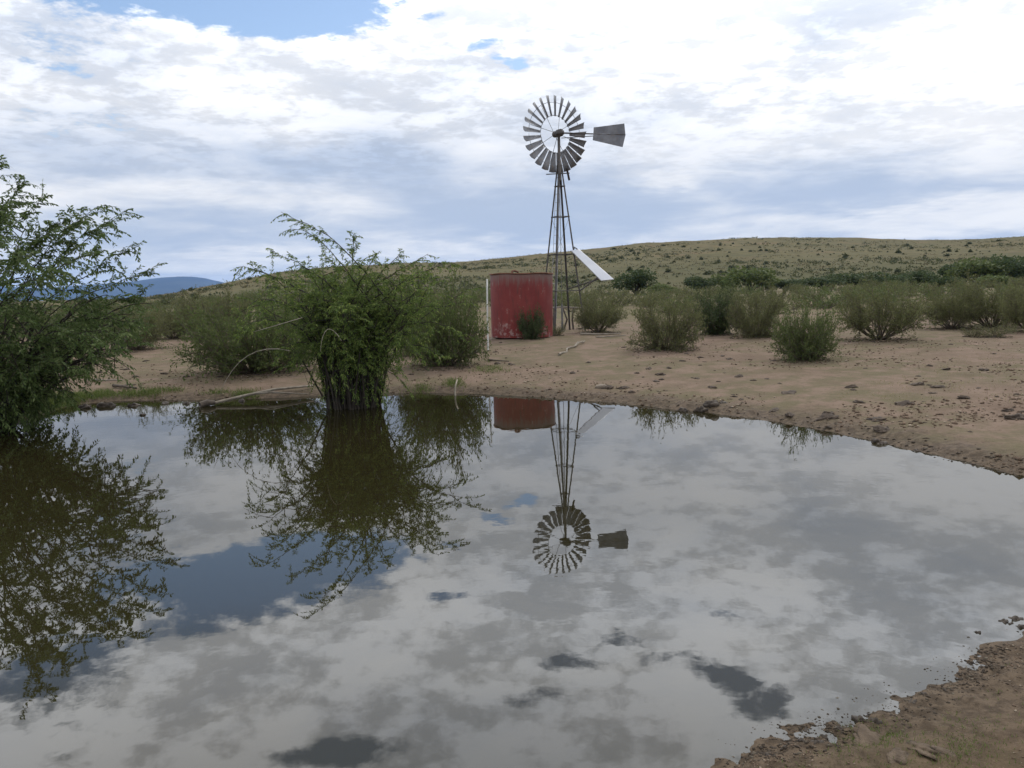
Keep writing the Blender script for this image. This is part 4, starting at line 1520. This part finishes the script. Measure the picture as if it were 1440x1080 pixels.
# bent white pipe standing out of the pond edge
a = np.array([*on_level(641.5, 556), -0.05])
b = at_dist(643, 534, math.hypot(a[0], a[1]) + 0.15)
o = tubes('bent_pipe', [(np.array([(0, 0, -0.1), (-0.02, 0.0, 0.12), (-0.01, 0.05, (b[2] - a[2]) * 0.7), tuple(b - a)]), np.array([0.015, 0.015, 0.015, 0.014]))], m_dead, None, 8)
o.location = tuple(a)
tag(o, 'short bent white pipe sticking up at the far edge of the pond', 'pipe')

# ------------------------------------------------------------------ dung, clods and stones lying about
m_dung = plain_material('dry cattle dung', (0.048, 0.036, 0.028), (0.09, 0.068, 0.05), 14, 0.95, 0, 0.6)
m_mudc = plain_material('wet mud clod', (0.030, 0.022, 0.015), (0.062, 0.046, 0.032), 16, 0.6, 0, 0.6)
dung_me = [lump('dung', (0.095, 0.08, 0.036), m_dung, 40 + k, 3, 0.42) for k in range(6)]
mud_me = [lump('mud_clod', (0.10, 0.08, 0.07), m_mudc, 60 + k, 3, 0.45) for k in range(4)]


def drop(name, me, x, y, s, label, cat, group, sink=0.0):
    o = link(name, me)
    o.location = sit(x, y, sink)
    o.rotation_euler = (rng.normal() * 0.12, rng.normal() * 0.12, rng.random() * 6.28)
    o.scale = (s * (0.8 + 0.5 * rng.random()), s * (0.8 + 0.5 * rng.random()), s * (0.7 + 0.5 * rng.random()))
    return tag(o, label, cat, group)


G_D = 'dry dung pats on the bare ground'
for px, py, s in [(928, 527, 1.2), (1240, 604, 1.0), (1430, 588, 1.1), (1418, 578, .7), (1163, 588, 1.0), (1112, 584, .8), (1165, 582, .8), (1195, 545, .9), (1288, 541, 1.0),
                  (1330, 520, .8), (1384, 521, .9), (1110, 553, 1.0), (1090, 577, .9), (1270, 569, 1.2), (1210, 566, .7), (1232, 590, .9), (876, 566 - 20, 1.0), (855, 546, 1.1),
                  (700, 512, .9), (720, 513, .8), (806, 525, .7), (827, 510, .6), (912, 519, .7), (940, 518, .8), (960, 508, .6), (985, 503, .7), (1040, 530, .8), (1025, 505, .7),
                  (150, 512, .8), (178, 520, .8), (205, 508, .7), (232, 526, .9), (262, 530, .8), (140, 524, .9), (190, 530, .8), (275, 515, .7), (310, 530, .8), (1320, 545, .8), (1355, 560, .9)]:
    g = ground(px, py)
    drop('dung', dung_me[int(rng.random() * 6)], g[0], g[1], s, 'dark dry dung pat lying on the bare sand', 'dung', G_D)
n_d = 0
while n_d < 115:
    px, py = 80 + 1360 * rng.random(), 480 + 150 * rng.random() ** 1.2
    g = ground(px, py)
    if shore_dist(g[0], g[1])[0] < 0.5 or math.hypot(g[0], g[1]) > 34:
        continue
    if fbm(np.array([g[0]]), np.array([g[1]]), 2.6, 2, 77)[0] < -0.05 + 0.25 * (rng.random() - 0.5):
        continue
    drop('dung', dung_me[n_d % 6], g[0], g[1], 0.2 + 0.5 * rng.random() ** 2.0, 'dark dry dung pat lying on the bare sand', 'dung', G_D)
    n_d += 1
G_M = 'wet mud clods along the waterline'
for px, py, s in [(961, 576, .8), (986, 577, .8), (1000, 575, 1.0), (1016, 574, .6), (1232, 619, .6), (1242, 622, .5), (1290, 632, .4), (1430, 866, 0.35), (1412, 869, .25), (1376, 884, .22), (1436, 876, .3), (1422, 872, .2),
                  (1133, 1020, .2), (1220, 1000, .22), (1208, 1006, .3), (1128, 1040, .2), (1285, 984, .22), (1300, 975, .16), (1160, 1030, .2),
                  (1180, 1022, .16), (1330, 965, .2), (1350, 950, .16), (1104, 1052, .16), (1080, 1062, .2), (1150, 1048, .22), (1232, 1012, .3),
                  (120, 572, 1.0), (150, 570, 1.2), (188, 569, .9), (262, 566, .8), (232, 566, .7), (201, 582, .6), (340, 563, .7)]:
    x, y = on_level(px, py, 0.02)
    o = drop('mud_clod', mud_me[int(rng.random() * 4)], x, y, s, 'dark wet mud clod at the edge of the water', 'clod', G_M, 0.008)
    if o.location[2] < -0.01:
        o.location[2] = -0.01
# flat flakes of dried mud on the near bank
slab_me = [lump('mud_slab', (0.075, 0.05, 0.013), plain_material('dried mud crust', (0.075, 0.054, 0.036), (0.125, 0.092, 0.063), 12, 0.95, 0, 0.8), 91 + k, 3, 0.4) for k in range(2)]
for i, (px, py, s, lab) in enumerate([(1298, 1046, 1.2, 'largest flat flake of dried mud on the near bank'), (1262, 1058, .8, 'small flake of dried mud left of the largest one'),
                       (1335, 1056, .8, 'small flake of dried mud right of the largest one'), (1225, 1030, .9, 'dried mud flake closest to the water on the near bank')]):
    x, y = on_level(px, py, 0.08)
    o = drop('mud_slab', slab_me[i % 2], x, y, s, lab, 'mud flake', None, 0.004)

# uncounted small litter: crumbs of earth, pebbles and straw
m_crumb = leaf_material('earth crumbs', [(0.10, 0.07, 0.048), (0.17, 0.12, 0.085), (0.33, 0.27, 0.20), (0.08, 0.055, 0.04)], 0.0, 0.95)
cp, cs_ = [], []
while len(cp) < 5000:
    if rng.random() < 0.72:
        px, py = 60 + 1380 * rng.random(), 486 + 180 * rng.random()
    else:
        px, py = 1000 + 440 * rng.random(), 880 + 200 * rng.random()
    x, y = on_level(px, py, 0.25 if py < 700 else 0.08)
    if shore_dist(x, y)[0] < 0.02 or fbm(np.array([x]), np.array([y]), 1.7, 2, 66)[0] < 0.16 * (rng.random() - 0.5):
        continue
    cp.append((x, y)); cs_.append((0.007 + 0.022 * rng.random() ** 2.6) if py < 700 else (0.0015 + 0.006 * rng.random() ** 3))
cp, cs_ = np.array(cp), np.array(cs_)
cz = terrain(cp[:, 0], cp[:, 1])
n = len(cp)
oc = np.array([(1, 0, 0), (0, 1, 0), (-1, 0, 0), (0, -1, 0), (0, 0, .7), (0, 0, -.5)], float)
ofc = np.array([(0, 1, 4), (1, 2, 4), (2, 3, 4), (3, 0, 4), (1, 0, 5), (2, 1, 5), (3, 2, 5), (0, 3, 5)])
ra_ = rng.random(n) * 6.28
ca_, sa_ = np.cos(ra_), np.sin(ra_)
jit = 0.6 + 0.8 * rng.random((n, 6, 1))
base_v = oc[None] * jit * cs_[:, None, None] * np.array([1.3, 0.9, 1])
Vx = base_v[..., 0] * ca_[:, None] - base_v[..., 1] * sa_[:, None]
Vy = base_v[..., 0] * sa_[:, None] + base_v[..., 1] * ca_[:, None]
VV = np.stack([Vx + cp[:, 0:1], Vy + cp[:, 1:2], base_v[..., 2] + cz[:, None] + cs_[:, None] * 0.3], -1)
FF = (ofc[None] + 6 * np.arange(n)[:, None, None]).reshape(-1, 3)
tag(link('earth_crumbs', np_mesh('earth_crumbs', VV.reshape(-1, 3), FF, [m_crumb])), 'loose crumbs of earth and grit strewn over the ground', 'litter', kind='stuff')


def grit(name, label, pts_, sz, mat):
    pts_ = np.array(pts_); n = len(pts_)
    z = terrain(pts_[:, 0], pts_[:, 1])
    ra = rng.random(n) * 6.28
    bv = oc[None] * (0.6 + 0.8 * rng.random((n, 6, 1))) * np.asarray(sz)[:, None, None] * np.array([1.4, 0.9, 0.8])
    X = bv[..., 0] * np.cos(ra)[:, None] - bv[..., 1] * np.sin(ra)[:, None] + pts_[:, 0:1]
    Y = bv[..., 0] * np.sin(ra)[:, None] + bv[..., 1] * np.cos(ra)[:, None] + pts_[:, 1:2]
    V = np.stack([X, Y, bv[..., 2] + np.maximum(z, -0.002)[:, None]], -1)
    F = (ofc[None] + 6 * np.arange(n)[:, None, None]).reshape(-1, 3)
    tag(link(name, np_mesh(name, V.reshape(-1, 3), F, [mat])), label, 'litter', kind='stuff')


m_grit = leaf_material('wet grit', [(0.028, 0.021, 0.015), (0.055, 0.042, 0.030), (0.16, 0.135, 0.10), (0.03, 0.023, 0.016)], 0.0, 0.7)
wp = []
while len(wp) < 2600:
    px, py = 1010 + 430 * rng.random(), 860 + 220 * rng.random()
    x, y = on_level(px, py, 0.01)
    sd = shore_dist(x, y)[0]
    if -0.16 < sd < 0.22 and rng.random() < math.exp(-abs(sd - 0.02) / 0.09) and fbm(np.array([x]), np.array([y]), 0.25, 2, 67)[0] > 0.12 * rng.normal() - 0.02:
        wp.append((x, y))
grit('wet_grit', 'dark wet grit and rotted leaves along the near waterline', wp, 0.0022 + 0.008 * rng.random(len(wp)) ** 3, m_grit)
wp = []
while len(wp) < 450:
    px, py = 80 + 1360 * rng.random(), 550 + 125 * rng.random()
    x, y = on_level(px, py, 0.02)
    sd = shore_dist(x, y)[0]
    if -0.12 < sd < 0.45 and rng.random() < math.exp(-abs(sd - 0.06) / 0.14):
        wp.append((x, y))
grit('shore_litter', 'dark bits of rotting plant litter along the far waterline', wp, 0.008 + 0.022 * rng.random(len(wp)) ** 3, m_grit)


wp = []  # litter crumbs added to darken the ground as contact shade under each bush
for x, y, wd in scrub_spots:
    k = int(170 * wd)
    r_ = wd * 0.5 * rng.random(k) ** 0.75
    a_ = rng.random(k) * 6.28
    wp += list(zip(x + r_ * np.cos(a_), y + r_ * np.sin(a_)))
m_lit = leaf_material('contact shade litter', [(0.050, 0.040, 0.026), (0.085, 0.066, 0.042), (0.15, 0.12, 0.08), (0.045, 0.035, 0.024)], 0.0, 0.9)
grit('contact_shade_litter', 'brown leaf litter added under the scrub bushes as contact shade', wp, 0.014 + 0.03 * rng.random(len(wp)) ** 2, m_lit)


# ------------------------------------------------------------------ grass
def blades(name, spots_, mat, label, hlo, hhi, per, spread, wid=0.006, lean_=0.5):
    P, D, L = [], [], []
    for (x, y, k) in spots_:
        m_ = max(2, int(per * k))
        xs = x + rng.normal(size=m_) * spread
        ys = y + rng.normal(size=m_) * spread
        zs_ = terrain(xs, ys)
        sd = shore_dist(xs, ys)
        for i in range(m_):
            if sd[i] < -0.05:
                continue
            P.append((xs[i], ys[i], zs_[i] - 0.01))
            D.append((rng.normal() * lean_, rng.normal() * lean_, 1.0))
            L.append((hlo + (hhi - hlo) * rng.random()) * (0.6 + 0.4 * k))
    L = np.array(L)
    V, F = leaf_arrays(np.array(P), np.array(D), L, np.full(len(L), wid))
    tag(link(name, np_mesh(name, V, F, [mat])), label, 'grass', kind='stuff')


sp = []
for i in range(520):                                # turf fringe of the left shore
    px = 30 + 300 * rng.random()
    py = np.interp(px, [30, 95, 150, 330], [586, 566, 559, 554]) - 9 * rng.random()
    if px > 250 and rng.random() < 0.4: continue
    g = ground(px, py)
    if fbm(np.array([g[0]]), np.array([g[1]]), 0.9, 2, 88)[0] < -0.12: continue
    sp.append((g[0], g[1], 0.5 + 0.6 * rng.random()))
for i in range(260):                                # rank green patch by the left tree
    px, py = 40 + 75 * rng.random(), 555 + 22 * rng.random()
    g = ground(px, py)
    if shore_dist(g[0], g[1])[0] > 0: sp.append((g[0], g[1], 0.8 + 0.5 * rng.random()))
for (cx_, cy_, k, rr) in [(345, 556, 60, 10), (640, 540, 40, 6), (590, 548, 25, 8), (485, 535, 40, 14), (690, 520, 30, 14)]:
    for i in range(k):
        g = ground(cx_ + rng.normal() * rr, cy_ + rng.normal() * 3)
        if shore_dist(g[0], g[1])[0] > -0.02: sp.append((g[0], g[1], 0.6 + 0.5 * rng.random()))
blades('shore_grass', sp, m_grass, 'short green grass fringing the left shore of the pond', 0.05, 0.13, 16, 0.07, 0.007)
sp = []
for (cx_, cy_, k, rx, ry) in [(1228, 1018, 260, 22, 14), (1350, 1045, 300, 34, 22), (1240, 1070, 70, 40, 8), (1110, 1074, 60, 14, 5), (1400, 1000, 60, 40, 30), (1180, 1050, 40, 20, 12)]:
    for i in range(k):
        x, y = on_level(cx_ + rng.normal() * rx, cy_ + rng.normal() * ry, 0.08)
        if shore_dist(x, y)[0] > 0.03: sp.append((x, y, 0.5 + 0.6 * rng.random()))
blades('bank_grass', sp, m_grass, 'sparse young green grass sprouting on the near bank', 0.010, 0.035, 7, 0.025, 0.0028, 0.8)
sp = []
for i in range(1500):
    px, py = 60 + 1380 * rng.random(), 478 + 90 * rng.random()
    g = ground(px, py)
    if shore_dist(g[0], g[1])[0] < 0.6 or fbm(np.array([g[0]]), np.array([g[1]]), 3.4, 2, 99)[0] < 0.02: continue
    sp.append((g[0], g[1], 0.4 + 0.6 * rng.random()))
blades('dry_grass', sp, m_dry, 'thin dry grass scattered over the sandy flat', 0.025, 0.07, 9, 0.09, 0.007, 0.9)
# the smaller scrub of the hillside, too much to count
th_s, ds_s = R(-29) + R(66) * rng.random(9000), 90 + 340 * rng.random(9000) ** 0.8
hx, hy = ds_s * np.sin(th_s), ds_s * np.cos(th_s)
hz_, _, hh_ = terrain(hx, hy, True)
kp = (hh_ > 0.01) & (fbm(hx, hy, 38, 3, 141) + 0.5 * fbm(hx, hy, 9, 2, 151) > 0.07 + 0.16 * (rng.random(9000) - 0.5))
n = int(kp.sum())
szs = np.repeat(0.30 + 0.45 * rng.random(n) ** 2, 16)
v_ = rng.normal(size=(16 * n, 3)); v_ /= np.linalg.norm(v_, axis=1, keepdims=True); v_[:, 2] = np.abs(v_[:, 2])
c_ = np.repeat(np.stack([hx, hy, hz_], 1)[kp], 16, 0)
V, F = leaf_arrays(c_ + v_ * szs[:, None] * np.array([1.5, 1.5, 0.8]) * rng.random((16 * n, 1)) ** 0.5, v_ + rng.normal(size=(16 * n, 3)) * 0.6, szs * 0.8, szs * 0.5)
tag(link('hill_scrub', np_mesh('hill_scrub', V, F, [m_leaf_far])), 'low olive scrub in patches over the hillside', 'scrub', kind='stuff')
# tufts over the hillside
P, D, L = [], [], []
ths = R(-29) + R(66) * rng.random(30000)
dsx = 85 + 345 * rng.random(30000) ** 0.85
xs, ys = dsx * np.sin(ths), dsx * np.cos(ths)
zs_, _, hs_ = terrain(xs, ys, True)
keep = (hs_ > 0.01) & (fbm(xs, ys, 14, 3, 123) > 0.0)
keep &= (rng.random(len(keep)) < 0.55)
k = int(keep.sum())
tv = np.repeat(np.stack([xs, ys, zs_], 1)[keep], 3, 0) + rng.normal(size=(3 * k, 3)) * np.array([0.3, 0.3, 0.0])
V, F = leaf_arrays(tv, rng.normal(size=(3 * k, 3)) * 0.5 + np.array([0, 0, 1.0]), 0.22 + 0.3 * rng.random(3 * k), 0.22)
m_tuft = leaf_material('hill grass tuft', [(0.080, 0.074, 0.038), (0.115, 0.102, 0.053), (0.15, 0.13, 0.068), (0.105, 0.082, 0.048)], 0.15, 0.8)
tag(link('hill_grass', np_mesh('hill_grass', V, F, [m_tuft])), 'tufts of khaki grass covering the hillside', 'grass', kind='stuff')

# ------------------------------------------------------------------ air between here and the mountains
m_haze, t, out = material('thin blue air')
pv = t.node('ShaderNodeVolumePrincipled')
pv.inputs['Color'].default_value = (0.30, 0.54, 1.0, 1)
pv.inputs['Density'].default_value = 5.0e-5
pv.inputs['Anisotropy'].default_value = 0.2
t.l.new(pv.outputs[0], out.inputs['Volume'])
bm = bmesh.new()
bmesh.ops.create_cube(bm, size=1.0)
zlo, zhi = float(gz.min()) - 1.0, float(mz.max()) + 40
bmesh.ops.scale(bm, vec=(23000, 23000, zhi - zlo), verts=bm.verts)
bmesh.ops.translate(bm, vec=(0, 0, (zhi + zlo) / 2), verts=bm.verts)
tag(bmesh_obj('haze', bm, m_haze), 'thin blue haze in the air before the far mountains', 'haze', kind='stuff')
